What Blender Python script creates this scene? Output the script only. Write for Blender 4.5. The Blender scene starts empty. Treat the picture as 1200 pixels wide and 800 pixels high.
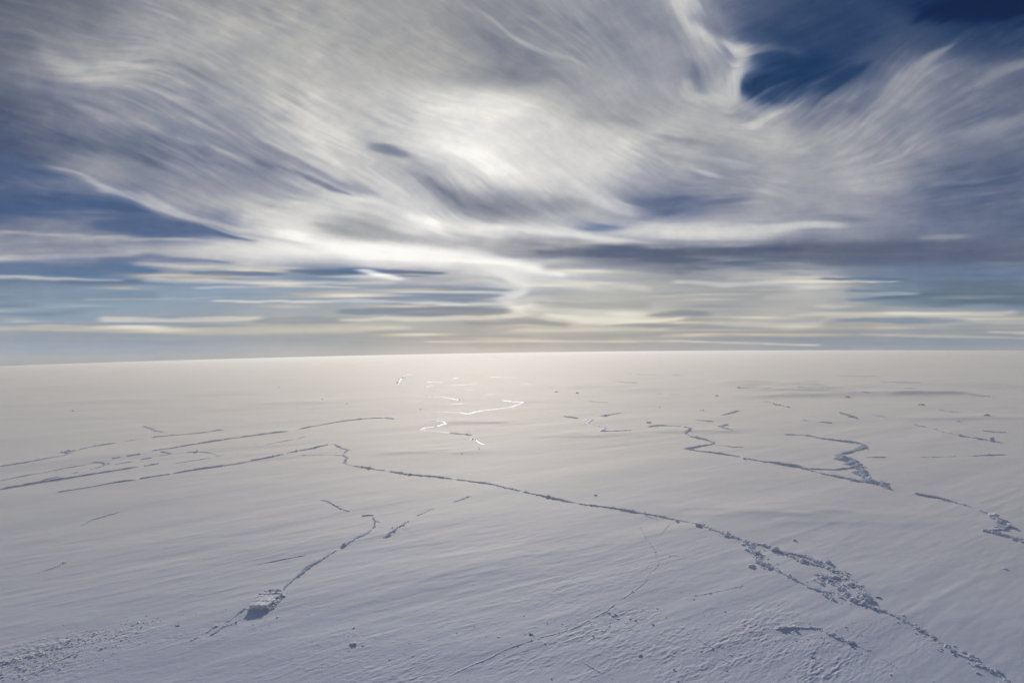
import numpy as np
# ------------------------------------------------------------------ sky: cirrus painted as a flow field
def lattice_noise(shape, cell_x, cell_y, rng):
    """smooth value noise on a regular raster (h, w)"""
    h, w = shape
    gh, gw = int(h / cell_y) + 4, int(w / cell_x) + 4
    g = rng.random((gh, gw)).astype(np.float32)
    y = np.arange(h, dtype=np.float32) / cell_y + rng.random(); x = np.arange(w, dtype=np.float32) / cell_x + rng.random()
    yi = y.astype(int); xi = x.astype(int)
    fy = y - yi; fx = x - xi
    fy = fy * fy * (3 - 2 * fy); fx = fx * fx * (3 - 2 * fx)
    a = g[yi][:, xi]; b = g[yi][:, xi + 1]; c = g[yi + 1][:, xi]; d = g[yi + 1][:, xi + 1]
    fx = fx[None, :]; fy = fy[:, None]
    return (a * (1 - fx) + b * fx) * (1 - fy) + (c * (1 - fx) + d * fx) * fy - 0.5

def fbm(shape, cx, cy, octs, rng, gain=0.5):
    out = 0; amp = 1; tot = 0
    for o in range(octs):
        out = out + amp * lattice_noise(shape, max(cx, 1.01), max(cy, 1.01), rng); tot += amp
        amp *= gain; cx *= .5; cy *= .5
    return out / tot

def bil(a, y, x):
    h, w = a.shape[:2]
    y = np.clip(y, 0, h - 1.001); x = np.clip(x, 0, w - 1.001)
    yi = y.astype(np.int32); xi = x.astype(np.int32)
    fy = y - yi; fx = x - xi
    if a.ndim == 3: fy = fy[..., None]; fx = fx[..., None]
    return (a[yi, xi] * (1 - fx) + a[yi, xi + 1] * fx) * (1 - fy) + (a[yi + 1, xi] * (1 - fx) + a[yi + 1, xi + 1] * fx) * fy

def lic(fields, vx, vy, length, step, weight=None):
    """smear each field along the flow; the directions are double-angle so signs are fixed on the way"""
    h, w = vx.shape
    Y, X = np.mgrid[0:h, 0:w].astype(np.float32)
    acc = [f.copy() for f in fields]; n = 1.0
    for sgn in (1, -1):
        x = X.copy(); y = Y.copy()
        px, py = vx * sgn, vy * sgn
        k = int(length / step)
        for i in range(k):
            x = x + px * step; y = y + py * step
            ux = bil(vx, y, x); uy = bil(vy, y, x)
            s = np.where(ux * px + uy * py < 0, -1, 1)
            px, py = ux * s, uy * s
            wt = np.float32(.5 + .5 * np.cos(np.pi * (i + 1) / (k + 1)))
            for j, f in enumerate(fields): acc[j] += bil(f, y, x) * (wt if f.ndim == 2 else wt)
            n += float(wt) * (1 if sgn > 0 else 1)
    return [a / n for a in acc]

SKY_X0, SKY_Y0, SKY_W, SKY_H = -220, -300, 1640, 760   # the patch of sky that carries detail, in units of f/800
FLOW = [  # x, y, angle (degrees, down to the right), reach
 (-100,0,20,120),(0,0,18,90),(100,20,20,80),(0,80,18,80),(150,60,-18,45),(100,85,-12,45),(200,30,24,80),(200,130,22,80),(60,140,22,70),(350,180,25,70),(300,60,26,80),(280,190,22,60),
 (420,80,26,80),(500,50,32,70),(560,25,34,60),(640,55,30,60),(600,-60,40,100),(450,200,32,40),(520,235,44,40),(470,175,14,30),(560,110,14,60),(650,160,34,50),(620,230,36,50),(700,230,32,40),
 (720,90,58,50),(700,20,48,50),(740,30,60,40),(800,10,66,30),(815,40,64,25),(845,60,50,18),(860,100,84,16),(805,90,76,30),(760,130,28,40),(820,110,25,25),
 (850,170,12,45),(900,130,-38,28),(935,115,-42,22),(890,55,-22,30),(950,50,-24,60),(930,15,-24,60),(1040,90,-46,40),(1000,150,-34,50),(970,200,-16,50),(900,195,4,40),(1040,215,-12,50),(1100,130,-36,50),(1150,60,-28,60),(1200,20,-24,80),(1250,100,-24,90),
 (1060,170,-38,30),(1080,205,-14,40),(1150,170,-20,60),(920,215,20,30),
 (850,200,12,40),(760,215,30,35),(790,240,-14,30),(820,235,-10,30),(745,250,8,25),(560,262,12,40),(480,262,14,40),(600,290,2,60),(750,270,3,50),(850,265,-4,60),(1000,250,-4,70),(1200,230,-6,90),
 (0,205,9,40),(60,200,12,30),(100,206,20,25),(150,228,27,22),(200,247,27,22),(250,264,21,22),(320,280,11,30),(100,240,2,40),(30,245,1,60),(380,285,5,40),(420,240,12,40),(350,250,10,40),(200,262,4,22),
 (0,300,0,90),(200,310,1,90),(400,320,2,70),(600,340,4,30),(595,325,38,14),(612,345,-30,14),(590,355,-8,22),(700,340,5,50),(800,300,0,80),(1000,300,0,90),(1200,320,-1,90),
 (0,370,0,90),(200,380,0,90),(400,380,-1,90),(600,380,0,90),(800,372,-2,60),(1000,368,0,90),(1200,380,0,90),(300,430,0,120),(900,430,0,120),(600,500,0,150)]

TONES = {  # y: (x, lightness, blueness) ...
-300:[(-200,75,.7),(200,85,.6),(600,85,.6),(1000,50,.95),(1400,40,1)],
-120:[(-200,85,.5),(0,90,.5),(300,120,.3),(600,115,.3),(800,90,.6),(1000,45,1),(1400,28,1)],
0:[(-200,88,.4),(0,96,.34),(100,106,.28),(200,142,.1),(300,148,.02),(400,150,.03),(500,148,.03),(600,134,.12),(700,138,.2),(750,122,.3),(800,160,.12),(850,98,.5),(900,78,.7),(950,68,.8),(1000,64,.85),(1100,38,1),(1200,26,1.05),(1400,24,1.1)],
40:[(-200,85,.5),(0,94,.38),(100,122,.22),(200,150,.08),(300,158,.03),(400,158,0),(500,148,.02),(600,132,.15),(700,140,.18),(800,140,.2),(828,172,.02),(862,92,.6),(900,66,.85),(1000,62,.9),(1050,80,.65),(1100,66,.8),(1150,60,.85),(1200,58,.85),(1400,45,.95)],
80:[(-200,88,.5),(0,106,.35),(60,126,.22),(100,148,.1),(150,150,.1),(200,138,.15),(300,160,0),(400,176,-.05),(500,158,0),(600,132,.15),(700,144,.15),(780,144,.2),(812,112,.4),(850,172,0),(885,56,1),(950,54,1),(1000,64,.85),(1060,112,.38),(1100,112,.38),(1150,104,.42),(1200,88,.55),(1400,65,.8)],
120:[(-200,78,.6),(0,86,.5),(100,114,.35),(200,138,.22),(300,162,.05),(400,182,-.05),(500,200,-.08),(600,188,-.05),(700,158,.03),(800,154,.08),(850,172,0),(880,120,.35),(900,140,.2),(950,100,.48),(1000,112,.4),(1050,132,.25),(1100,126,.3),(1150,106,.45),(1200,94,.5),(1400,75,.7)],
160:[(-200,72,.65),(0,82,.58),(100,108,.4),(200,118,.38),(300,142,.2),(360,178,0),(400,196,-.08),(430,176,0),(470,188,0),(500,216,-.1),(550,226,-.1),(600,202,-.05),(700,186,-.03),(800,176,-.03),(850,160,.05),(900,162,.05),(1000,142,.15),(1050,146,.15),(1100,130,.28),(1150,116,.38),(1200,106,.45),(1400,85,.6)],
200:[(-200,72,.8),(0,80,.75),(50,100,.5),(100,150,.1),(150,136,.22),(200,128,.3),(300,130,.3),(350,160,.1),(400,182,-.03),(450,170,0),(500,138,.2),(550,196,-.05),(600,208,-.06),(700,190,-.03),(760,148,.2),(800,160,.05),(850,146,.2),(900,160,.06),(1000,154,.1),(1050,140,.2),(1100,112,.42),(1150,98,.5),(1200,92,.55),(1400,78,.65)],
240:[(-200,72,.85),(0,76,.85),(100,80,.8),(160,92,.7),(200,162,.02),(250,152,.12),(300,168,.03),(400,194,-.05),(450,202,-.07),(500,182,-.02),(550,132,.18),(600,128,.22),(650,164,.02),(700,160,.1),(760,122,.4),(800,108,.52),(850,140,.22),(900,152,.12),(1000,148,.15),(1050,120,.38),(1100,100,.5),(1200,94,.55),(1400,85,.6)],
265:[(-200,110,.45),(0,120,.35),(100,124,.35),(200,92,.7),(250,100,.6),(300,192,-.05),(350,205,-.06),(400,158,0),(450,152,.0),(480,222,-.1),(550,200,-.05),(600,178,0),(700,160,.18),(750,202,-.06),(800,200,-.06),(850,188,-.04),(900,182,-.03),(950,134,.28),(1000,136,.25),(1100,112,.42),(1200,98,.5),(1400,90,.55)],
290:[(-200,135,.2),(0,148,.14),(100,152,.12),(200,170,.02),(300,218,-.1),(400,234,-.12),(500,248,-.12),(550,205,-.05),(600,150,.08),(700,110,.3),(800,94,.4),(900,92,.42),(1000,92,.42),(1100,98,.42),(1200,102,.45),(1400,95,.5)],
315:[(-200,104,.5),(0,108,.5),(100,106,.52),(150,104,.55),(200,150,.1),(250,132,.3),(300,180,0),(350,130,.3),(400,130,.3),(430,190,-.05),(500,160,.1),(550,190,-.05),(600,232,-.15),(650,205,-.1),(700,180,-.05),(800,148,.12),(900,176,0),(950,172,.02),(1000,120,.4),(1100,108,.5),(1200,110,.5),(1400,105,.5)],
340:[(-200,136,.42),(0,140,.42),(100,142,.4),(200,148,.34),(300,154,.26),(400,158,.18),(450,150,.22),(500,150,.2),(560,160,.08),(600,212,-.18),(650,178,-.06),(700,190,-.1),(800,170,-.03),(900,158,.05),(950,178,-.03),(1000,156,.1),(1050,128,.35),(1100,114,.45),(1200,112,.5),(1400,108,.5)],
370:[(-200,146,.3),(0,150,.3),(100,154,.24),(200,160,.15),(300,164,.12),(400,170,.05),(500,172,.02),(560,160,.08),(600,184,-.1),(700,200,-.16),(750,200,-.14),(800,162,.02),(900,178,-.05),(950,168,0),(1000,166,0),(1100,172,0),(1200,156,.1),(1400,145,.15)],
395:[(-200,152,.18),(0,156,.18),(200,159,.15),(300,162,.12),(400,165,.08),(500,169,.03),(600,172,.0),(700,166,.03),(800,162,.06),(900,158,.08),(1000,152,.12),(1200,148,.1),(1400,145,.12)],
412:[(-200,155,.12),(0,158,.11),(200,163,.08),(400,174,-.02),(500,182,-.07),(600,186,-.10),(700,177,-.06),(800,165,0),(1000,154,0),(1200,152,.05),(1400,150,.06)],
450:[(-200,155,.1),(0,158,.09),(200,165,.04),(400,182,-.1),(500,205,-.28),(600,208,-.32),(700,190,-.22),(800,165,-.05),(1000,154,0),(1200,152,.05),(1400,150,.06)]}

# strokes: points (x, y, half-width), lightness, blueness, strength, edge hardness 0..0.9
STROKES = [
 # blue wedges on the left and the bright brow over them
 ([(-80,180,12),(0,192,8),(40,200,6),(72,206,2)],84,.8,.9,.3),
 ([(-80,238,13),(0,240,10),(90,238,9),(140,240,6),(178,246,1.5)],80,.85,.95,.5),
 ([(110,236,3),(150,240,4),(176,245,2)],74,.88,.7,.4),
 ([(110,258,4),(170,262,9),(215,267,8),(255,272,5),(300,279,1.5)],84,.78,.9,.4),
 ([(-80,215,3),(0,217,5),(60,217,6),(110,222,5),(140,228,3)],112,.45,.7,.1),
 ([(60,190,.8),(85,200,1.4),(120,214,2),(155,229,2.4),(190,242,2.2),(218,253,1.8),(250,266,1.5),(300,279,1.4)],196,0,.6,.05),
 ([(100,205,3),(150,222,4),(200,240,5),(240,258,5),(290,272,5),(360,288,5)],192,-.03,.7,.0),
 ([(200,250,2),(240,262,1.6),(280,272,1)],120,.3,.5,.1),
 ([(270,268,1.5),(300,273,2),(350,284,1.2)],150,.15,.5,.1),
 # streaks of the big veil
 ([(-60,120,10),(0,135,9),(60,153,9),(130,170,8),(190,190,5)],86,.55,.7,.1),
 ([(60,100,8),(130,112,9),(200,128,10),(260,150,9),(330,180,6),(380,205,5),(420,222,2)],118,.36,.65,.1),
 ([(120,140,6),(200,158,8),(270,180,8),(340,205,5)],118,.36,.5,.1),
 ([(160,190,8),(240,205,12),(320,215,10),(380,225,4)],134,.26,.6,.1),
 ([(90,125,2),(150,140,2.5),(220,160,2.5),(300,188,2.5),(360,212,2)],160,.08,.55,.1),
 ([(130,110,2),(190,128,2.2),(260,148,2.2),(330,172,2.2),(400,205,1.6)],170,.02,.6,.1),
 ([(150,96,2),(210,112,2.2),(280,130,2.4),(360,160,2.4),(430,190,2)],178,-.02,.5,.1),
 ([(300,186,2),(340,202,2),(390,216,2.4),(410,226,1)],92,.55,.7,.2),
 ([(350,170,3),(400,190,4),(440,208,4),(480,225,3)],210,-.08,.55,.1),
 ([(60,70,8),(100,82,8),(150,66,7),(190,48,4)],162,.03,.45,.0),
 ([(0,20,10),(60,30,12),(110,35,6)],100,.34,.45,.0),
 ([(200,70,6),(250,82,6),(300,100,6),(350,115,5)],142,.1,.45,.0),
 # centre
 ([(545,8,2),(575,27,3),(605,44,3),(640,62,3),(680,72,2)],178,0,.7,.15),
 ([(560,40,6),(595,62,13),(640,80,12),(680,88,6)],116,.28,.65,.1),
 ([(620,20,7),(680,30,10),(730,40,8)],124,.26,.5,.0),
 ([(430,58,9),(500,66,12),(560,80,9)],146,.02,.45,.0),
 ([(670,138,3),(710,138,5),(740,140,5),(780,144,2)],132,.18,.6,.1),
 ([(760,168,3),(790,162,4),(830,168,3)],136,.2,.45,.1),
 ([(440,172,2.5),(462,174,4.2),(482,179,2)],104,.42,.85,.3),
 ([(490,130,6),(540,120,9),(600,128,8),(650,140,5)],222,-.09,.5,.0),
 ([(495,180,3),(530,170,4),(580,190,9),(600,200,6)],238,-.1,.75,.1),
 ([(500,190,3),(545,182,3),(585,165,3)],236,-.1,.5,.1),
 ([(485,202,3),(510,214,7),(540,232,12),(575,245,15),(620,245,11),(660,240,6),(690,232,3)],122,.24,.75,.1),
 ([(505,208,3),(525,222,4),(545,236,3)],100,.4,.65,.2),
 ([(555,200,1.5),(568,207,2),(578,216,1)],128,.2,.6,.2),
 ([(400,208,4),(420,215,4),(440,222,1)],120,.3,.6,.1),
 ([(475,250,4),(490,256,7),(510,266,5),(525,275,2)],244,-.1,.85,.1),
 ([(370,262,4),(420,270,8),(480,278,8),(540,285,9),(600,288,11),(660,285,9),(700,282,5)],146,.03,.75,.1),
 ([(330,272,5),(380,284,7),(440,294,9),(500,300,9),(550,300,8),(600,306,6),(660,320,3)],250,-.12,.85,.1),
 ([(640,190,9),(680,215,9),(715,232,9),(745,246,5)],206,-.07,.65,.05),
 ([(560,262,4),(600,266,6),(650,270,6),(700,278,5),(740,280,4)],222,-.1,.7,.1),
 ([(735,235,3),(765,232,8),(800,232,11),(830,236,8),(870,232,4)],100,.55,.8,.15),
 ([(750,258,3),(775,250,5),(800,244,4)],88,.7,.6,.2),
 ([(682,266,2.2),(698,264,4),(718,262,3),(745,258,1.5)],84,.85,.8,.35),
 ([(725,258,2),(740,262,4),(760,262,4)],188,0,.6,.1),
 ([(740,270,5),(790,266,8),(850,270,9),(900,268,9),(945,262,6),(985,264,3)],200,-.05,.7,.1),
 ([(700,278,3),(760,284,4),(820,286,3),(880,284,2)],196,-.05,.6,.1),
 # long dark bank right
 ([(630,293,4),(700,295,8),(800,297,12),(900,298,13),(1000,297,13),(1100,296,12),(1200,293,12),(1400,290,12)],98,.40,.85,.15),
 ([(640,310,6),(720,308,6),(800,312,6)],130,.2,.5,.0),
 # feather head at the top
 ([(790,-30,9),(802,0,10),(818,28,10),(835,45,9),(855,52,8),(868,60,6)],188,-.02,.85,.15),
 ([(858,60,7),(866,75,6),(860,90,7),(862,105,6),(852,108,5)],184,-.02,.85,.3),
 ([(800,95,4),(808,108,5),(850,112,6),(875,118,4),(892,128,3)],182,-.03,.8,.2),
 ([(808,72,5),(816,84,9),(822,97,6)],108,.42,.75,.25),
 ([(815,18,3),(838,28,7),(848,40,5)],98,.46,.65,.2),
 ([(735,10,3),(760,22,6),(785,40,5)],112,.38,.45,.1),
 ([(880,96,8),(900,98,16),(925,95,18),(960,85,18),(1000,80,12)],50,1.02,.85,.35),
 ([(875,92,5),(882,104,8),(905,112,6)],48,1.02,.85,.5),
 ([(872,58,2),(885,55,3),(905,54,2.5),(945,62,1)],128,.28,.6,.1),
 ([(868,70,2),(880,72,1.6),(884,76,1)],165,.05,.6,.1),
 ([(866,88,2),(880,92,1.6)],150,.1,.5,.1),
 ([(885,30,8),(930,36,14),(985,34,16),(1040,30,10)],62,.9,.6,.1),
 ([(1080,8,10),(1130,5,16),(1200,-2,18),(1300,-20,22)],26,1.08,.8,.15),
 ([(1130,35,6),(1200,25,8),(1300,0,10)],62,.82,.5,.1),
 ([(875,148,3),(892,140,4),(912,130,4),(928,122,2),(938,116,1)],182,-.03,.8,.15),
 ([(900,118,1),(902,128,2),(908,136,2)],176,0,.7,.1),
 ([(1020,122,4),(1040,100,5),(1060,84,5),(1090,66,5),(1118,50,2)],142,.16,.75,.1),
 ([(1010,145,3),(1040,120,5),(1070,96,5),(1100,76,4)],140,.17,.6,.1),
 ([(1080,140,5),(1130,105,6),(1180,75,7),(1240,52,8)],128,.24,.6,.05),
 ([(1040,150,6),(1090,120,6),(1130,95,5)],108,.42,.5,.1),
 ([(1100,160,6),(1160,135,7),(1240,110,9)],92,.52,.55,.05),
 ([(1060,175,6),(1130,155,8),(1200,140,9),(1280,125,9)],132,.25,.55,.05),
 ([(1005,148,3),(1018,138,3.4),(1020,135,1)],170,.02,.7,.1),
 ([(1050,170,1.4),(1062,163,1.8),(1078,155,1)],172,.02,.7,.2),
 ([(965,168,4),(978,180,7),(985,196,7),(1000,212,6)],166,.02,.45,.0),
 ([(995,218,2),(1010,230,3),(1030,235,1.5)],172,.02,.55,.1),
 ([(850,130,3),(870,133,5),(885,137,3)],122,.3,.65,.1),
 ([(800,172,3),(820,178,4),(860,190,4),(880,195,1)],186,-.04,.5,.1),
 ([(800,190,1.5),(825,199,2),(842,203,1)],206,-.06,.75,.1),
 ([(1080,218,10),(1150,212,14),(1220,205,16),(1400,200,20)],94,.54,.6,.1),
 ([(1080,276,2),(1110,276,2.6),(1130,275,1)],150,.1,.7,.1),
 ([(960,253,3),(1000,252,4),(1020,252,2)],112,.4,.6,.1),
 ([(880,256,2),(920,257,3),(945,257,2)],134,.26,.5,.1),
 # lower left bands
 ([(-60,270,2),(20,270,2),(80,275,2.5),(160,277,2),(240,278,2),(300,282,2)],176,-.03,.75,.1),
 ([(-60,302,3),(20,301,3.4),(90,298,3),(160,293,3)],182,-.03,.6,.1),
 ([(0,288,3),(80,285,4),(130,284,2)],116,.42,.5,.1),
 ([(-60,313,7),(20,313,7),(100,314,8),(150,314,7),(185,316,3)],100,.58,.75,.25),
 ([(120,302,3),(180,300,3.5),(230,302,2.5),(268,306,1)],104,.56,.8,.25),
 ([(-60,321,2),(20,322,2.2),(90,324,2.2),(140,325,1.5)],192,-.04,.8,.1),
 ([(160,307,2),(215,309,3),(250,309,3),(300,314,3)],188,-.04,.6,.1),
 ([(225,318,1.5),(260,318,3),(300,318,2.6),(330,320,1)],106,.5,.8,.25),
 ([(340,315,2),(375,315,4),(420,316,4.2),(470,317,4),(520,317,1.5)],106,.44,.9,.35),
 ([(420,314,1),(436,317,3.2),(460,322,2.6),(472,324,1)],226,-.08,.95,.3),
 ([(170,326,2),(260,327,2.4),(360,329,2),(460,328,2)],196,-.08,.6,.1),
 ([(230,334,1),(330,333,1.2),(420,334,1)],206,-.12,.55,.1),
 ([(-60,345,8),(60,345,9),(180,346,6)],132,.36,.5,.0),
 ([(100,349,1.3),(180,348,1.5),(260,346,1.2)],178,-.08,.6,.1),
 ([(250,350,1.2),(330,351,1.6),(420,351,1.8),(520,353,2),(590,354,1.5)],208,-.16,.75,.15),
 ([(420,345,2),(480,345,3),(540,344,4),(590,345,2)],138,.24,.7,.2),
 ([(470,336,2),(540,337,3),(600,338,2)],142,.2,.6,.15),
 ([(270,341,2),(350,343,2),(430,341,1.5)],146,.2,.5,.1),
 ([(480,318,1),(540,320,2),(590,326,2)],176,-.03,.6,.1),
 ([(120,371,3),(200,373,3),(260,372,3),(305,370,1.4)],206,-.2,.75,.1),
 ([(-60,383,3),(60,382,4),(180,385,4),(300,384,5),(400,383,5),(480,381,3)],186,-.14,.7,.1),
 ([(300,374,2),(350,373,4),(410,372,4)],148,.14,.6,.15),
 ([(400,362,3),(460,363,5),(540,363,6),(595,361,3)],140,.2,.85,.35),
 ([(400,372,2),(480,372,3),(560,370,2.5),(620,366,2)],206,-.2,.75,.1),
 # hook under the sun
 ([(560,306,5),(590,318,6),(612,328,6),(618,338,5),(600,345,5),(596,352,4),(610,360,4)],226,-.16,.7,.1),
 ([(600,340,4),(585,348,3),(600,358,2)],228,-.18,.5,.1),
 ([(620,340,6),(680,345,9),(750,345,10),(820,342,8)],166,0,.45,.0),
 ([(640,330,3),(720,333,4),(760,337,3)],198,-.12,.6,.1),
 ([(630,352,4),(690,356,5),(760,355,5)],150,.05,.5,.0),
 ([(545,377,1),(580,376,3),(630,374,4),(665,378,1.5)],150,.14,.8,.3),
 ([(640,366,2),(680,371,4),(720,374,5),(760,373,3),(800,370,2)],220,-.2,.8,.1),
 ([(715,379,1),(760,378,2.5),(820,376,2),(860,377,1)],146,.18,.65,.2),
 ([(760,367,2),(800,364,4),(830,365,3)],138,.28,.6,.2),
 ([(600,385,2),(690,384,2),(780,383,1.4)],202,-.22,.6,.1),
 ([(500,398,1),(600,397.5,1.5),(720,397.5,1.3),(800,397,1.2),(960,402,1)],204,-.24,.7,.1),
 ([(430,388,2),(520,391,3),(620,392,2)],164,.03,.5,.1),
 # right lower band
 ([(790,328,2),(850,331,3),(920,328,3),(990,326,2),(1050,328,1)],196,-.04,.8,.15),
 ([(965,323,1.5),(1000,324,2.4),(1060,325,1.5)],98,.6,.75,.3),
 ([(1000,340,8),(1060,345,10),(1130,345,11),(1220,343,13),(1400,340,16)],108,.52,.7,.1),
 ([(900,346,4),(960,342,5),(1020,342,4),(1075,342,1.5)],178,-.02,.7,.1),
 ([(960,356,2),(980,357,3),(1000,356,1)],200,-.1,.5,.1),
 ([(930,366,2),(1000,366,4),(1080,367,4),(1150,365,4),(1190,363,2)],186,-.06,.8,.15),
 ([(790,375,1.6),(860,377,3),(920,379,5),(960,376,4),(975,368,2)],190,-.08,.7,.15),
 ([(985,372,2),(1050,373,4),(1130,372,3)],138,.3,.7,.2),
 ([(1140,374,1.6),(1200,375,2.5),(1300,375,3)],176,0,.6,.1),
 ([(1010,389,1.2),(1080,391,1.6),(1150,392,1.4),(1220,393,1)],180,-.06,.75,.15),
 ([(1160,386,1.2),(1200,387,1.8),(1280,388,1.5)],190,-.08,.75,.15),
 ([(1140,362,1),(1200,358,1)],150,.15,.4,.1),
 ([(750,411.6,.6),(800,411.2,1.3),(860,411.3,1.4),(920,411.6,1.2),(985,412,.6)],118,.26,.9,.3),
]

def sky_field(sub=1.0, seed=4):
    """lightness and blueness (0-255 scale, as the sky reads) on a raster of the detailed patch"""
    rng = np.random.default_rng(seed)
    w, h = int(SKY_W / sub), int(SKY_H / sub)
    X = (np.arange(w, dtype=np.float32) * sub + SKY_X0)[None, :].repeat(h, 0)
    Y = (np.arange(h, dtype=np.float32) * sub + SKY_Y0)[:, None].repeat(w, 1)
    sh = (h, w)
    # flow direction
    c2 = np.zeros(sh, np.float32); s2 = np.zeros(sh, np.float32)
    for x, y, a, r in FLOW:
        g = np.exp(-((X - x) ** 2 + (1.6 * (Y - y)) ** 2) / (2 * (r * .6) ** 2)) / (r / 40) + 1e-6 / (1 + ((X - x) ** 2 + 4 * (Y - y) ** 2) / 1e3)
        c2 += g * np.cos(2 * np.radians(a)); s2 += g * np.sin(2 * np.radians(a))
    ang = .5 * np.arctan2(s2, c2)
    lowf = np.clip((330 - Y) / 120, 0, 1)
    ang = ang + fbm(sh, 110 / sub, 70 / sub, 3, rng) * .42 * (.15 + .85 * lowf) * np.clip((300 - Y) / 60, .05, 1)
    ang2 = ang + fbm(sh, 30 / sub, 20 / sub, 3, rng, .6) * .34 * np.clip((320 - Y) / 80, .06, 1)
    vx, vy = np.cos(ang), np.sin(ang)
    fx_, fy_ = np.cos(ang2), np.sin(ang2)
    # broad tones, smooth both ways
    rows = sorted(TONES)
    Ls, Bs = [], []
    for r in rows:
        xs = [t[0] for t in TONES[r]]
        Ls.append(np.interp(X[0], xs, [t[1] for t in TONES[r]])); Bs.append(np.interp(X[0], xs, [t[2] for t in TONES[r]]))
    Ls, Bs = np.array(Ls, np.float32), np.array(Bs, np.float32)
    k = np.hanning(int(64 / sub)); k /= k.sum(); pad = len(k)
    sm = lambda a: np.array([np.convolve(np.pad(q, pad, mode='edge'), k, 'same')[pad:-pad] for q in a], np.float32)
    Ls, Bs = sm(Ls), sm(Bs)
    wob = fbm(sh, 110 / sub, 40 / sub, 3, rng) * 34 * np.clip((330 - Y) / 120, .12, 1)
    yy = np.clip(Y + wob, rows[0], rows[-1] - .01)
    idx = np.clip(np.searchsorted(rows, yy.ravel(), side='right').reshape(sh) - 1, 0, len(rows) - 2)
    ra = np.array(rows, np.float32)
    t = (yy - ra[idx]) / (ra[idx + 1] - ra[idx]); t = t * t * (3 - 2 * t)
    ci = np.arange(w)[None, :].repeat(h, 0)
    L = Ls[idx, ci] * (1 - t) + Ls[idx + 1, ci] * t
    B = Bs[idx, ci] * (1 - t) + Bs[idx + 1, ci] * t
    # strokes, on coordinates ruffled by noise so that no edge is clean
    calm = np.clip((335 - Y) / 110, .10 + .16 * np.clip((390 - Y) / 20, 0, 1), 1)
    wx = fbm(sh, 46 / sub, 30 / sub, 4, rng, .6) * 26 * calm; wy = fbm(sh, 40 / sub, 16 / sub, 4, rng, .6) * 17 * calm
    PX, PY = X + wx, Y + wy
    fray = lic([fbm(sh, 14 / sub, 7 / sub, 3, rng, .65)], vx, vy, 42 / sub, 2)[0]; fray /= fray.std() + 1e-6
    for pts, l, b, s, hard in STROKES:
        p = np.array(pts, np.float32); m = float(p[:, 2].max()) * 2.4 + 30
        x0 = int(max(0, (p[:, 0].min() - m - SKY_X0) / sub)); x1 = int(min(w, (p[:, 0].max() + m - SKY_X0) / sub))
        y0 = int(max(0, (p[:, 1].min() - m - SKY_Y0) / sub)); y1 = int(min(h, (p[:, 1].max() + m - SKY_Y0) / sub))
        if x1 <= x0 or y1 <= y0: continue
        qx, qy = PX[y0:y1, x0:x1], PY[y0:y1, x0:x1]
        best = np.full(qx.shape, 9.0, np.float32)
        for i in range(len(p) - 1):
            ax, ay, aw = p[i]; bx, by, bw = p[i + 1]
            dx, dy = bx - ax, by - ay
            tt = np.clip(((qx - ax) * dx + (qy - ay) * dy) / (dx * dx + dy * dy), 0, 1)
            d = np.hypot(qx - ax - tt * dx, qy - ay - tt * dy) / (aw + (bw - aw) * tt)
            best = np.minimum(best, d)
        best = best + fray[y0:y1, x0:x1] * .42 * (calm[y0:y1, x0:x1] * .8 + .2) + .12
        ly = float(p[:, 1].mean()) > 305; inner, outer = (.45 + hard * .8, 1.45) if ly else (.25 + hard * .8, 1.75)
        s = min(1, s * 1.12) if ly else s
        f = np.clip((outer - best) / (outer - inner), 0, 1); f = f * f * (3 - 2 * f) * s
        L[y0:y1, x0:x1] += (l - L[y0:y1, x0:x1]) * f
        B[y0:y1, x0:x1] += (b - B[y0:y1, x0:x1]) * f
    # smear tones softly and several grains of noise along the wind; ragged veils keep them from combing into hair
    (La, Ba) = lic([L, B], vx, vy, 9 / sub, 1.5)
    (Lb_, Bb_) = lic([L, B], fx_, fy_, 34 / sub, 2.5)
    q = .62 * np.clip((330 - Y) / 60, .12, 1) * (1 - .75 * np.exp(-((X - 862) / 45) ** 2 - ((Y - 80) / 60) ** 2))
    L1 = La * (1 - q) + Lb_ * q; B1 = Ba * (1 - q) + Bb_ * q
    n0 = fbm(sh, 60 / sub, 34 / sub, 3, rng, .6); n1 = fbm(sh, 16 / sub, 10 / sub, 3, rng, .6)
    n2 = fbm(sh, 4.5 / sub, 3.2 / sub, 2, rng, .7)
    n3 = rng.random(sh).astype(np.float32) - .5
    s0, = lic([n0], vx, vy, 50 / sub, 4)
    s1, s2_ = lic([n1, n2], fx_, fy_, 34 / sub, 2)
    sL, = lic([fbm(sh, 7 / sub, 5 / sub, 2, rng, .6)], vx, vy, 120 / sub, 3)
    s3, s4 = lic([n2, n3], fx_, fy_, 13 / sub, 1.3)
    turb = fbm(sh, 26 / sub, 17 / sub, 5, rng, .68)
    wide = fbm(sh, 130 / sub, 70 / sub, 4, rng, .6)
    for q in (s0, s1, s2_, s3, s4, sL, turb, wide): q /= q.std() + 1e-6
    m1 = np.clip(.55 + .45 * fbm(sh, 90 / sub, 50 / sub, 3, rng) / .12, 0, 1.5)   # patches where fibres show
    m2 = np.clip(.50 + .50 * fbm(sh, 60 / sub, 40 / sub, 3, rng) / .12, 0, 1.6)
    band = np.clip((350 - Y) / 70, 0, 1)
    comb = np.exp(-((X - 250) / 190) ** 2 - ((Y - 150 - (X - 250) * .3) / 75) ** 2) + .5 * np.exp(-((X - 1080) / 130) ** 2 - ((Y - 120) / 80) ** 2)
    n = (s0 * .34 + wide * .30 + turb * .24 + s1 * (.13 * m1 + .12 * comb) + s2_ * (.20 * m2 * m1 + .34 * comb) + s3 * .15 * m2 + s4 * .13 + sL * (.12 + .34 * comb)) * (.30 + .70 * band)
    n = np.where(n > 0, n * 1.08, n * .92)
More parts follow.
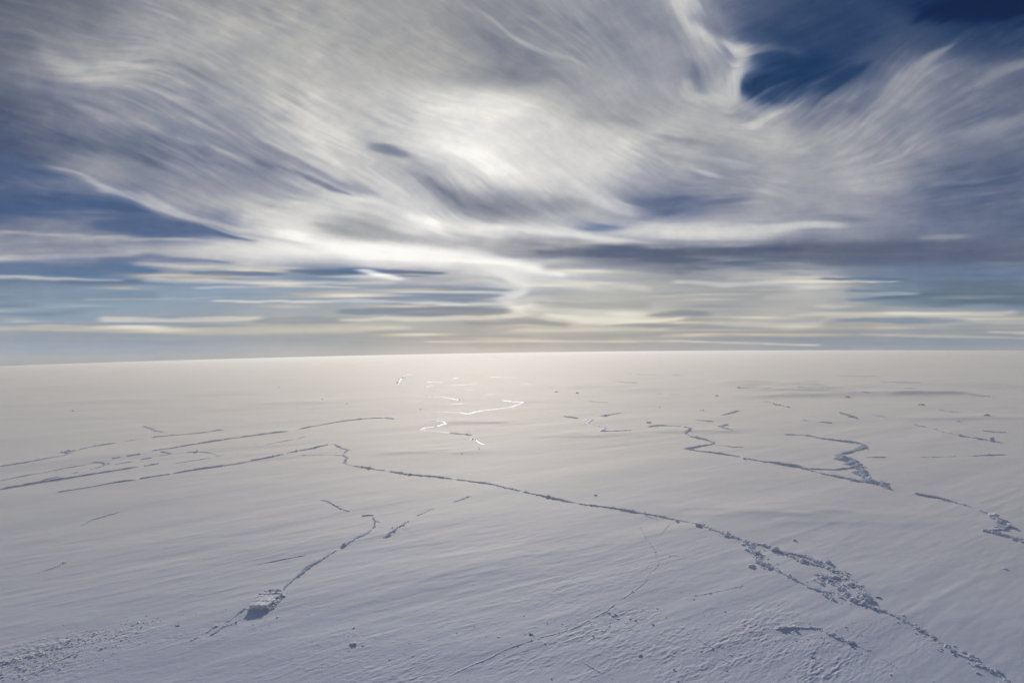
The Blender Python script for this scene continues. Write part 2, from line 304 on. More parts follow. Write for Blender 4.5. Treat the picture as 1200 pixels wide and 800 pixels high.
    clear = np.clip((B1 - .75) / .3, 0, 1)                      # open blue stays smooth
    n = n * (1 - .45 * clear)
    gain = .053 * L1 + 2.2
    Lf = L1 + n * gain
    Bf = B1 - n * .060 * (1 - clear * .6)
    # lower sky: thin level bands
    lb = lic([fbm(sh, 80 / sub, 5.0 / sub, 2, rng, .8)], vx, vy, 60 / sub, 4)[0]; lb /= lb.std() + 1e-6
    lowb = np.clip((Y - 285) / 30, 0, 1) * np.clip((400 - Y) / 14, 0, 1)
    lb = np.where(lb > 0, np.abs(lb) ** 1.5 * 1.3, -np.abs(lb) * .8)
    lc = lic([fbm(sh, 60 / sub, 2.6 / sub, 1, rng)], vx, vy, 50 / sub, 4)[0]; lc = np.maximum(lc / (lc.std() + 1e-6) - .3, 0) * np.clip(lb + .6, 0, 1.4)
    pat = np.clip(fbm(sh, 130 / sub, 16 / sub, 2, rng) * 4.5 + .5, .05, 1.2) * (1 - .55 * np.clip((X - 760) / 250, 0, 1)); lb = lb * pat; lc = lc * pat
    Lf += lb * 6.0 * lowb + lc * 8 * lowb * np.clip((395 - Y) / 12, 0, 1); Bf -= lb * .10 * lowb
    # the low blue between the bands
    lo = np.exp(-((Y - 345) / 42) ** 2) * np.clip((560 - X) / 300, 0, 1) + np.exp(-((Y - 352) / 40) ** 2) * np.clip((X - 900) / 200, 0, 1) * .5
    Bf += .18 * lo * np.clip((190 - Lf) / 50, 0, 1)
    haze = np.clip((Y - 385) / 14, 0, 1) * np.clip((418 - Y) / 12, 0, 1) * np.clip(np.abs(X - 600) / 400, .15, 1)
    Bf += .17 * haze
    Bf = np.clip(Bf, -.24, np.where(Y > 325, .42, 1.3))
    hz = np.clip((Y - 398) / 16, 0, 1); Lf = Lf + 13 * hz
    # thin veil is silver rather than grey, brightest round the hidden sun
    Lf = Lf + 11 * np.clip((Lf - 84) / 40, 0, 1) * np.clip((335 - Y) / 40, .15, 1)
    Lf = Lf + 13 * np.exp(-((X - 510) / 200) ** 2 - ((Y - 240) / 80) ** 2) * np.clip((Lf - 100) / 60, 0, 1)
    Lf = np.where(Lf > 208, 208 + (Lf - 208) * .72, Lf) + 5 * np.clip((Bf - .25) / .2, 0, 1) * np.clip((1.0 - Bf) / .2, 0, 1)
    Lf = Lf + (6 + 10 * np.clip((Y - 150) / 60, 0, 1)) * np.clip((Bf - .4) / .4, 0, 1)
    return X, Y, Lf, Bf

def tone_to_linear(L, B, Y=None):
    """what the eye reads -> linear radiance"""
    Bp = np.maximum(B, 0); Bn = np.minimum(B, 0)
    low = 0 if Y is None else np.clip((Y - 300) / 40, 0, 1)
    r = L - (22 + 12 * low) * Bp - 20 * Bn; g = L - (8 - 11 * np.clip(Bp, 0, 1) - 9 * low) * Bp - 2 * Bn; b = L + (48 - 9 * np.clip(Bp, 0, 1.1) + 6 * low) * Bp + 38 * Bn
    c = np.clip(np.stack([r, g, b], -1), 4, 252) / 255
    return np.where(c < .04045, c / 12.92, ((c + .055) / 1.055) ** 2.4)
import bpy, bmesh, math, random
from mathutils import Matrix, Vector
C = bpy.context.scene.collection
R = math.radians
H_EYE = 60.0                     # the aircraft window
RAD = 98000.0                    # the ice sheet falls away like this towards its horizon
F = 800.0
SUN_AZ, SUN_EL = R(-3.2), R(16)
MCAM = Matrix.Rotation(R(90 - .95), 4, 'X') @ Matrix.Rotation(R(-.86), 4, 'Z')
MC = np.array(MCAM.to_3x3())

# ------------------------------------------------------------------ noise at arbitrary ground points
_rg = np.random.default_rng(11).random((256, 256)).astype(np.float64) - .5
def vnoise(x, y):
    xi = np.floor(x).astype(np.int64); yi = np.floor(y).astype(np.int64)
    fx = x - xi; fy = y - yi
    fx = fx * fx * fx * (fx * (fx * 6 - 15) + 10); fy = fy * fy * fy * (fy * (fy * 6 - 15) + 10)
    a = _rg[yi & 255, xi & 255]; b = _rg[yi & 255, (xi + 1) & 255]; c = _rg[(yi + 1) & 255, xi & 255]; d = _rg[(yi + 1) & 255, (xi + 1) & 255]
    return (a * (1 - fx) + b * fx) * (1 - fy) + (c * (1 - fx) + d * fx) * fy
def sstep(a, b, x):
    t = np.clip((x - a) / (b - a), 0, 1); return t * t * (3 - 2 * t)

def px_dir(x, y):
    d = np.array([(x - 600) / F, -(y - 400) / F, -1.0]); return MC @ d
def flat_at(x, y, z=0.0):
    """point of the ice sheet (or of the level z above it) seen along a direction"""
    d = px_dir(x, y); lh = math.hypot(d[0], d[1]); t = -d[2] / lh
    q = t * t - 2 * (H_EYE - z) / RAD
    r = RAD * (t - math.sqrt(max(q, 0)))
    return d[0] / lh * r, d[1] / lh * r

ROUGH = [  # rough wind-crust and small rubble, x, y (photo), half-size in metres along / across, strength
 (30, 775, 17, 9, 1.5), (90, 755, 16, 6, 1.1), (690, 735, 17, 8, .9), (760, 765, 20, 10, .9), (600, 780, 14, 8, .6), (860, 745, 22, 9, .8), (930, 780, 24, 10, .9), (840, 790, 16, 8, .8),
 (450, 620, 26, 12, .35), (430, 760, 12, 8, .5), (480, 790, 14, 8, .6), (1000, 780, 20, 8, .5), (240, 740, 16, 6, .5), (640, 700, 30, 12, .4)]
ROUGH_W = [(flat_at(a, b), l, w, s) for a, b, l, w, s in ROUGH]

DRIFTS = [(905,451,52,2.6),(930,457,62,3.0),(965,463,85,3.0),(1090,462,42,3.4),(1110,449,40,2.2),(870,449,30,2.0),(1015,453,50,1.6),(1160,452,34,1.6),(700,453,40,1.4),(560,495,45,.9),(745,456,40,1.2),(640,470,40,.9),(250,462,60,1.2),(140,470,50,1.0),(80,455,60,1.2),(330,472,50,.9),(1130,490,60,1.0),(820,505,60,.7),(900,600,110,.45),(1010,610,90,.4),(690,510,60,.6),(500,530,70,.45)]
DRIFT_W = []
for _x, _y, _w, _h in DRIFTS:
    _c = flat_at(_x, _y); _d = math.hypot(*_c); DRIFT_W.append((_c, _w / F * _d, max(1.7 * _d * _d / (F * H_EYE), 6.0), _h))
def relief(x, y, parts=False):
    r = np.hypot(x, y)
    wa = R(57) + .35 * vnoise(x / 900 + 3.3, y / 900 + 7.7) + .0006 * np.clip(x, -250, 250)
    ca, sa = math.sin(R(57)), math.cos(R(57))
    # gently fanning wind direction
    bend = np.clip(x, -300, 300) ** 2 * .0005 * np.sign(x)
    xx, yy = x, y - bend * .35
    xx = xx + 26 * vnoise(x / 170 + 9, y / 170 + 1); yy = yy + 26 * vnoise(x / 170 + 40, y / 170 + 17)
    a = xx * ca + yy * sa; b = -xx * sa + yy * ca
    z = 1.15 * vnoise(a / 620 + 5, b / 170 + 2) + .62 * vnoise(a / 210 + 51, b / 52 + 22) + .34 * vnoise(a / 95 + 7, b / 19 + 31)
    pm = .35 + 1.3 * np.clip(vnoise(x / 60 + 80, y / 60 + 12) + .5, 0, 1)
    z += .12 * pm * vnoise(a / 34 + 70, b / 6.5 + 3) * sstep(1500, 500, r)
    n1 = vnoise(a / 11 + 17, b / 2.6 + 8); n1 = np.maximum(n1, -.12) + .5 * np.maximum(vnoise(a / 5.5 + 7, b / 1.5 + 88), 0)
    z += .075 * pm * n1 * sstep(900, 300, r)
    n2 = vnoise(a / 4.2 + 27, b / 1.15 + 28)
    z += .030 * pm * n2 * sstep(420, 180, r)
    ro = np.zeros_like(r)
    for (cx, cy), l, w, s in ROUGH_W:
        dx, dy = x - cx, y - cy
        u = dx * ca + dy * sa; v = -dx * sa + dy * ca
        ro = np.maximum(ro, s * np.exp(-((u / l) ** 2 + (v / w) ** 2)))
    ro = ro * np.clip(vnoise(a / 7 + 3, b / 3 + 9) * 1.6 + .75, 0, 1.4) + .20 * sstep(300, 110, r) * np.clip(vnoise(x / 38 + 5, y / 30 + 60) * 2 + .6, .15, 1.4)
    m = np.abs(vnoise(a / 1.7 + 61, b / .8 + 5)) * 2
    m2 = vnoise(x / .8 + 61, y / .8 + 5)
    sc1 = 1 - np.abs(vnoise(a / 3.2 + 13, b / .62 + 45)) * 2; sc2 = 1 - np.abs(vnoise((a * .9 + b * .5) / 2.6 + 3, (b - a * .35) / .55 + 5)) * 2
    for (cx, cy), wx_, wy_, h_ in DRIFT_W:
        u = (x - cx) / wx_; v = (y - cy - 3 * vnoise(x / 40, y / 90)) / wy_
        z += 1.05 * h_ * np.exp(-u * u * u * u - np.where(v > 0, v / 2.6, v) ** 2) * (.75 + .5 * vnoise(x / (wx_ * .4) + 5, y / wy_))
    z += ro * (.05 * (m - .4) + .035 * m2 + .085 * sc1 ** 3 + .085 * sc2 ** 4) * sstep(420, 240, r)
    # far drifts, seen edge on as level streaks
    fd = vnoise(x / 420 + 33, y / 150 + 71) + .5 * vnoise(x / 160 + 3, y / 60 + 7)
    fm = np.clip(vnoise(x / 700 + 13, y / 500 + 2) * 2.2 + .55, 0, 1.4) * (1 + .8 * sstep(100, 700, x))
    z += 2.6 * fm * np.maximum(fd, -.05) * sstep(420, 900, r)
    z += .55 * vnoise(x / 60 + 8, y / 22 + 4) * sstep(350, 700, r) * fm
    return (z, ro) if parts else z
def ground_z(x, y):
    x = np.atleast_1d(np.asarray(x, float)); y = np.atleast_1d(np.asarray(y, float))
    return -(x * x + y * y) / (2 * RAD) + relief(x, y)

# ------------------------------------------------------------------ mesh helpers
def grid_mesh(name, P, nr, nc, wrap=False):
    me = bpy.data.meshes.new(name)
    i = np.arange(nr * nc).reshape(nr, nc)
    if wrap: a = i[:-1]; b = np.roll(i, -1, 1)[:-1]; c = np.roll(i, -1, 1)[1:]; d = i[1:]
    else: a = i[:-1, :-1]; b = i[:-1, 1:]; c = i[1:, 1:]; d = i[1:, :-1]
    q = np.stack([a, b, c, d], -1).reshape(-1, 4).astype(np.int32)
    me.vertices.add(len(P)); me.vertices.foreach_set('co', P.astype(np.float32).ravel())
    me.loops.add(q.size); me.loops.foreach_set('vertex_index', q.ravel())
    me.polygons.add(len(q)); me.polygons.foreach_set('loop_start', np.arange(0, q.size, 4, dtype=np.int32))
    me.update(calc_edges=True)
    me.polygons.foreach_set('use_smooth', np.ones(len(q), dtype=bool))
    return me
def poly_mesh(name, V, Q, smooth=False):
    me = bpy.data.meshes.new(name)
    V = np.asarray(V, np.float32); Q = np.asarray(Q, np.int32)
    me.vertices.add(len(V)); me.vertices.foreach_set('co', V.ravel())
    k = Q.shape[1]
    me.loops.add(Q.size); me.loops.foreach_set('vertex_index', Q.ravel())
    me.polygons.add(len(Q)); me.polygons.foreach_set('loop_start', np.arange(0, Q.size, k, dtype=np.int32))
    me.update(calc_edges=True)
    me.polygons.foreach_set('use_smooth', np.full(len(Q), smooth, dtype=bool))
    return me
def link(name, me, mat, parent=None, loc=None):
    o = bpy.data.objects.new(name, me); C.objects.link(o)
    if me is not None and mat is not None and not me.materials: me.materials.append(mat)
    if parent is not None: o.parent = parent
    if loc is not None: o.location = loc
    return o
def tag(o, label, cat, group=None):
    o['label'] = label; o['category'] = cat
    if group: o['group'] = group

# ------------------------------------------------------------------ materials
def snow_material(name, base, rough, bump, spec=.5, attr=True, sheen=0.0, trans=0.0, graze=0.0, sss=0.0):
    m = bpy.data.materials.new(name); m.use_nodes = True; nt = m.node_tree; N = nt.nodes; L = nt.links
    b = N['Principled BSDF']
    b.inputs['Roughness'].default_value = rough
    b.inputs['Specular IOR Level'].default_value = spec
    b.inputs['IOR'].default_value = 1.31
    b.inputs['Sheen Weight'].default_value = sheen; b.inputs['Sheen Roughness'].default_value = .55; b.inputs['Sheen Tint'].default_value = (1, .95, .86, 1)
    if sss:
        b.inputs['Subsurface Weight'].default_value = 1.0; b.inputs['Subsurface Scale'].default_value = sss; b.inputs['Subsurface Radius'].default_value = (1.0, 1.1, 1.3); b.inputs['Subsurface Anisotropy'].default_value = .6
    if graze:   # wind-packed crystals throw low light forward: a broad lobe that grows towards grazing view
        lw = N.new('ShaderNodeLayerWeight'); lw.inputs['Blend'].default_value = .5
        mr = N.new('ShaderNodeMapRange'); mr.interpolation_type = 'SMOOTHSTEP'; mr.inputs[1].default_value = .55; mr.inputs[2].default_value = 1.0; mr.inputs[3].default_value = .03; mr.inputs[4].default_value = graze
        gl = N.new('ShaderNodeBsdfGlossy'); gl.inputs['Color'].default_value = (1.0, .945, .81, 1); gl.inputs['Roughness'].default_value = .88
        mg = N.new('ShaderNodeMixShader'); L.new(lw.outputs['Facing'], mr.inputs[0]); L.new(mr.outputs[0], mg.inputs[0])
        L.new(b.outputs[0], mg.inputs[1]); L.new(gl.outputs[0], mg.inputs[2]); L.new(mg.outputs[0], N['Material Output'].inputs[0])
    if trans:
        tl = N.new('ShaderNodeBsdfTranslucent'); tl.inputs[0].default_value = (.84, .87, .92, 1); ms = N.new('ShaderNodeMixShader'); ms.inputs[0].default_value = trans
        L.new(b.outputs[0], ms.inputs[1]); L.new(tl.outputs[0], ms.inputs[2]); L.new(ms.outputs[0], N['Material Output'].inputs[0])
    tc = N.new('ShaderNodeTexCoord')
    mp = N.new('ShaderNodeMapping'); mp.inputs['Rotation'].default_value = (0, 0, R(-33)); mp.inputs['Scale'].default_value = (.28, 1, 1)
    L.new(tc.outputs['Object'], mp.inputs['Vector'])
    n1 = N.new('ShaderNodeTexNoise'); n1.inputs['Scale'].default_value = .05; n1.inputs['Detail'].default_value = 9; n1.inputs['Roughness'].default_value = .62
    L.new(mp.outputs[0], n1.inputs['Vector'])
    cr = N.new('ShaderNodeValToRGB'); cr.color_ramp.elements[0].position = .34; cr.color_ramp.elements[1].position = .66
    cr.color_ramp.elements[0].color = (base[0] * .79, base[1] * .82, base[2] * .88, 1); cr.color_ramp.elements[1].color = (*base, 1)
    L.new(n1.outputs['Fac'], cr.inputs[0]); L.new(cr.outputs[0], b.inputs['Base Color'])
    if bump:
        n2 = N.new('ShaderNodeTexNoise'); n2.inputs['Scale'].default_value = 1.6; n2.inputs['Detail'].default_value = 5; n2.inputs['Roughness'].default_value = .6
        L.new(mp.outputs[0], n2.inputs['Vector'])
        bp = N.new('ShaderNodeBump'); bp.inputs['Distance'].default_value = bump
        L.new(n2.outputs['Fac'], bp.inputs['Height'])
        if attr:
            at = N.new('ShaderNodeAttribute'); at.attribute_name = 'crust'; L.new(at.outputs['Fac'], bp.inputs['Strength'])
        else: bp.inputs['Strength'].default_value = .8
        L.new(bp.outputs[0], b.inputs['Normal'])
    return m
M_SNOW = snow_material("snow", (.835, .855, .91), .78, .10, spec=.30, graze=.74)
M_BANK = snow_material('packed_snow', (.90, .91, .94), .7, .05, spec=.3, attr=False, trans=.10, sss=.16)
M_BLOCK = snow_material('snowy_ice', (.95, .96, .98), .6, .04, spec=.4, attr=False, trans=.15, sss=.40)
M_GLAZE = snow_material('wind_glazed_ice', (.78, .81, .86), .50, .03, spec=.5, attr=False, trans=.15)

# ------------------------------------------------------------------ sky dome: high cirrus, lets the sun and the clear sky through
NEL = [0, 1, 3, 6, 9, 12, 16, 20, 25, 32, 42, 60, 90]; NAZ = [0, 5, 10, 16, 24, 34, 50, 80, 120, 180]
TABLE=[[(1.224,1.028,0.596),(1.227,1.016,0.570),(1.088,0.870,0.537),(0.740,0.692,0.473),(0.635,0.577,0.392),(0.442,0.434,0.316),(0.334,0.345,0.252),(0.207,0.232,0.183),(0.240,0.268,0.208),(0.367,0.399,0.312)],
[(1.224,1.028,0.596),(1.227,1.016,0.570),(1.088,0.870,0.537),(0.740,0.692,0.473),(0.635,0.577,0.392),(0.442,0.434,0.316),(0.334,0.345,0.252),(0.207,0.232,0.183),(0.240,0.268,0.208),(0.367,0.399,0.312)],
[(1.182,1.003,0.603),(1.177,0.988,0.576),(1.036,0.844,0.540),(0.714,0.676,0.476),(0.607,0.562,0.396),(0.424,0.425,0.321),(0.319,0.337,0.257),(0.200,0.228,0.187),(0.230,0.262,0.212),(0.352,0.391,0.317)],
[(0.927,0.858,0.645),(0.882,0.823,0.611),(0.723,0.687,0.554),(0.556,0.579,0.495),(0.440,0.474,0.417),(0.316,0.373,0.350),(0.231,0.289,0.288),(0.155,0.201,0.208),(0.170,0.226,0.237),(0.262,0.344,0.350)],
[(0.753,0.745,0.654),(0.685,0.698,0.618),(0.529,0.571,0.548),(0.433,0.490,0.489),(0.317,0.392,0.415),(0.235,0.318,0.356),(0.170,0.245,0.297),(0.120,0.175,0.213),(0.128,0.194,0.242),(0.195,0.295,0.353)],
[(0.660,0.664,0.631),(0.586,0.613,0.596),(0.452,0.495,0.522),(0.347,0.409,0.457),(0.239,0.314,0.387),(0.181,0.262,0.340),(0.135,0.208,0.283),(0.095,0.150,0.201),(0.104,0.166,0.228),(0.153,0.245,0.325)],
[(0.525,0.541,0.551),(0.468,0.499,0.521),(0.364,0.410,0.460),(0.270,0.331,0.403),(0.189,0.258,0.347),(0.143,0.215,0.306),(0.110,0.174,0.255),(0.074,0.122,0.182),(0.080,0.134,0.200),(0.118,0.199,0.288)],
[(0.398,0.423,0.462),(0.361,0.394,0.441),(0.291,0.336,0.400),(0.218,0.273,0.355),(0.155,0.217,0.309),(0.120,0.184,0.276),(0.090,0.147,0.227),(0.061,0.103,0.164),(0.064,0.110,0.176),(0.090,0.157,0.244)],
[(0.271,0.304,0.366),(0.254,0.290,0.355),(0.218,0.261,0.334),(0.170,0.220,0.303),(0.124,0.179,0.267),(0.099,0.155,0.241),(0.072,0.121,0.197),(0.051,0.087,0.144),(0.052,0.090,0.151),(0.070,0.122,0.203)],
[(0.148,0.189,0.264),(0.141,0.182,0.259),(0.129,0.172,0.251),(0.113,0.158,0.237),(0.091,0.138,0.218),(0.074,0.119,0.196),(0.058,0.099,0.168),(0.041,0.072,0.124),(0.041,0.072,0.123),(0.053,0.094,0.161)],
[(0.076,0.115,0.187),(0.076,0.114,0.186),(0.073,0.112,0.183),(0.068,0.106,0.177),(0.061,0.099,0.168),(0.054,0.091,0.157),(0.046,0.078,0.137),(0.034,0.060,0.106),(0.031,0.055,0.098),(0.039,0.070,0.124)],
[(0.040,0.068,0.121),(0.040,0.068,0.121),(0.039,0.067,0.120),(0.039,0.066,0.119),(0.038,0.065,0.116),(0.036,0.062,0.112),(0.032,0.056,0.102),(0.026,0.047,0.086),(0.024,0.043,0.078),(0.025,0.044,0.082)],
[(0.023,0.042,0.078),(0.023,0.041,0.077),(0.023,0.041,0.077),(0.023,0.041,0.077),(0.023,0.041,0.077),(0.023,0.041,0.077),(0.023,0.041,0.077),(0.023,0.040,0.075),(0.022,0.040,0.074),(0.021,0.039,0.072)]]

TR = np.array([.48, .48, .48])
WT = np.array([.17, .27, .42])
def build_sky():
    X, Y, L, B = sky_field(1.17)
    Lr, Br = L, B
    hx = np.arange(-700 + 80, 700 - 80 + .1, 1.0) * 1.17
    az_f = np.arctan(np.linspace(-800, 800, 1370) / F)
    az_c = np.linspace(az_f[-1], az_f[0] + 2 * math.pi, 70)[1:-1]
    az = np.concatenate([az_f, az_c])
    el = np.concatenate([np.arctan(np.linspace(-56, 425, 430) / F), np.arctan(np.linspace(427, 700, 110) / F), np.linspace(math.atan(705 / F), R(89.9), 26)])
    A, E = np.meshgrid(az, el)
    D = np.stack([np.sin(A) * np.cos(E), np.cos(A) * np.cos(E), np.sin(E)], -1)
    cam = D @ MC                                       # world -> camera axes
    zf = np.maximum(-cam[..., 2], 1e-3)
    px = 600 + F * cam[..., 0] / zf; py = 400 - F * cam[..., 1] / zf
    rx = (px - SKY_X0) / 1.17; ry = (py - SKY_Y0) / 1.17
    LL = bil(Lr, ry, rx); BB = bil(Br, ry, rx)
    # everywhere else: broken veil over deep blue
    w = sstep(-200, -60, px) * sstep(1400, 1260, px) * sstep(-290, -100, py) * (cam[..., 2] < -.2)
    nz = vnoise(A * 2.2 + 9, E * 7 + 4) + .5 * vnoise(A * 5 + 2, E * 16 + 8) + .25 * vnoise(A * 11, E * 40)
    up = np.clip(E / R(90), 0, 1)
    Lg = np.interp(np.degrees(E), [-5, 0, 4, 15, 40, 90], [150, 150, 140, 112, 76, 67]) + nz * 55
    Bg = np.interp(np.degrees(E), [-5, 0, 4, 15, 40, 90], [.08, .08, .2, .5, .95, 1.25]) - nz * .5
    LL = LL * w + Lg * (1 - w); BB = BB * w + Bg * (1 - w)
    col = tone_to_linear(LL, BB, np.where(w > .5, py, 0))
    # what the clear sky already gives through the veil
    T = np.array(TABLE)
    dz = np.degrees(np.abs((A - SUN_AZ + math.pi) % (2 * math.pi) - math.pi)); de = np.clip(np.degrees(E), 0, 90)
    ei = np.clip(np.searchsorted(NEL, de, side='right') - 1, 0, len(NEL) - 2); ai = np.clip(np.searchsorted(NAZ, dz, side='right') - 1, 0, len(NAZ) - 2)
    e_ = np.array(NEL, float); a_ = np.array(NAZ, float)
    fe = ((de - e_[ei]) / (e_[ei + 1] - e_[ei]))[..., None]; fa = ((dz - a_[ai]) / (a_[ai + 1] - a_[ai]))[..., None]
    n = (T[ei, ai] * (1 - fa) + T[ei, ai + 1] * fa) * (1 - fe) + (T[ei + 1, ai] * (1 - fa) + T[ei + 1, ai + 1] * fa) * fe
    e = np.maximum(col - n * TR * WT, 0)
    P = D.reshape(-1, 3) * 20000.0
    me = grid_mesh('sky', P, len(el), len(az), wrap=True)
    at = me.color_attributes.new('cirrus', 'FLOAT_COLOR', 'POINT')
    at.data.foreach_set('color', np.concatenate([e.reshape(-1, 3), np.ones((e.shape[0] * e.shape[1], 1))], 1).astype(np.float32).ravel())
    m = bpy.data.materials.new('cirrus_veil'); m.use_nodes = True; nt = m.node_tree; nt.nodes.clear()
    a = nt.nodes.new('ShaderNodeVertexColor'); a.layer_name = 'cirrus'
    em = nt.nodes.new('ShaderNodeEmission'); tr = nt.nodes.new('ShaderNodeBsdfTransparent'); ad = nt.nodes.new('ShaderNodeAddShader'); out = nt.nodes.new('ShaderNodeOutputMaterial')
    tr.inputs[0].default_value = (*TR, 1)
    nt.links.new(a.outputs[0], em.inputs[0]); nt.links.new(em.outputs[0], ad.inputs[0]); nt.links.new(tr.outputs[0], ad.inputs[1]); nt.links.new(ad.outputs[0], out.inputs[0])
    m.cycles.emission_sampling = 'NONE'
    o = link('sky', me, m); o['kind'] = 'structure'
build_sky()

# ------------------------------------------------------------------ the ice sheet
def build_ice():
    az_f = np.arctan(np.linspace(-740, 740, 1480) / F)
    az_c = np.linspace(az_f[-1], az_f[0] + 2 * math.pi, 80)[1:-1]
    az = np.concatenate([az_f, az_c])
    tmin = math.sqrt(2 * H_EYE / RAD)
    t = tmin + np.linspace(1, 0, 760) ** 1.12 * (.57 - tmin)
    q = np.maximum(t * t - tmin * tmin, 0)
    rf = RAD * (t - np.sqrt(q))
    r = np.concatenate([np.geomspace(1.0, rf[0] * .97, 30), rf, np.linspace(rf[-1] * 1.03, 6500, 12)])
    Rr, A = np.meshgrid(r, az, indexing='ij')
    x = Rr * np.sin(A); y = Rr * np.cos(A)
    z, ro = relief(x, y, True)
    z = z * sstep(6000, 3600, Rr) - Rr * Rr / (2 * RAD)
    me = grid_mesh('sea_ice', np.stack([x, y, z], -1).reshape(-1, 3), len(r), len(az), wrap=True)
    at = me.attributes.new('crust', 'FLOAT', 'POINT')
    cr = (.25 + .75 * np.clip(ro, 0, 1)) * sstep(700, 150, Rr)
    at.data.foreach_set('value', cr.astype(np.float32).ravel())
    o = link('ground', me, M_SNOW); o['kind'] = 'structure'
build_ice()

# ------------------------------------------------------------------ low haze of drifting ice crystals over the plain
def build_haze():
    n = 96; rr = np.geomspace(40, 6400, 40); ang = np.linspace(0, 2 * math.pi, n, endpoint=False)
    V = [(0, 0, HAZE_TOP)]
    for r in rr: V += [(r * math.sin(a), r * math.cos(a), HAZE_TOP - r * r / (2 * RAD)) for a in ang]
    V += [(6400 * math.sin(a), 6400 * math.cos(a), -320) for a in ang] + [(0, 0, -320)]
    bm = bmesh.new(); vs = [bm.verts.new(v) for v in V]
    for i in range(n): bm.faces.new((vs[0], vs[1 + (i + 1) % n], vs[1 + i]))
    for k in range(len(rr)):
        for i in range(n):
            a, b = 1 + k * n + i, 1 + k * n + (i + 1) % n
            bm.faces.new((vs[a], vs[b], vs[b + n], vs[a + n]))
    last = 1 + len(rr) * n
    for i in range(n): bm.faces.new((vs[last + i], vs[last + (i + 1) % n], vs[-1]))
    bmesh.ops.recalc_face_normals(bm, faces=bm.faces)
    me = bpy.data.meshes.new('haze'); bm.to_mesh(me); bm.free()
    m = bpy.data.materials.new('ice_haze'); m.use_nodes = True; nt = m.node_tree; nt.nodes.clear()
    v = nt.nodes.new('ShaderNodeVolumeScatter'); v.inputs['Color'].default_value = (1.0, .955, .80, 1); v.inputs['Density'].default_value = HAZE_D; v.inputs['Anisotropy'].default_value = .48
    out = nt.nodes.new('ShaderNodeOutputMaterial'); nt.links.new(v.outputs[0], out.inputs['Volume'])
    o = link('haze', me, m); o['kind'] = 'stuff'; o['label'] = 'thin pale haze of ice crystals lying low over the distant ice'
HAZE_TOP, HAZE_D = 7.0, .0046
build_haze()

# ------------------------------------------------------------------ blocks and ridges
CUBE = np.array([(-1,-1,-1),(1,-1,-1),(1,1,-1),(-1,1,-1),(-1,-1,1),(1,-1,1),(1,1,1),(-1,1,1)], float) * .5
CQ = np.array([(0,3,2,1),(4,5,6,7),(0,1,5,4),(1,2,6,5),(2,3,7,6),(3,0,4,7)])
def chunk(rng, size, flat=None):
    """one angular lump of broken ice, corners worn unevenly"""
    f = flat if flat is not None else rng.uniform(.35, .9)
    v = CUBE * np.array([rng.uniform(.8, 1.5), rng.uniform(.6, 1.1), f]) + rng.uniform(-.17, .17, (8, 3)) * np.array([1, 1, .7])
    v[4:, :2] *= rng.uniform(.6, .95)
    a, b, c = rng.uniform(0, 6.28), rng.normal(-.26, .3), rng.normal(0, .26)      # pushed up so that many tops lean to the sun
    m = np.array(Matrix.Rotation(b, 3, 'X') @ Matrix.Rotation(c, 3, 'Y') @ Matrix.Rotation(a, 3, 'Z'))
    return (v * size) @ m.T
def chunks_mesh(name, items):
    V = np.concatenate(items); Q = (CQ[None] + (np.arange(len(items)) * 8)[:, None, None]).reshape(-1, 4)
    return poly_mesh(name, V, Q)

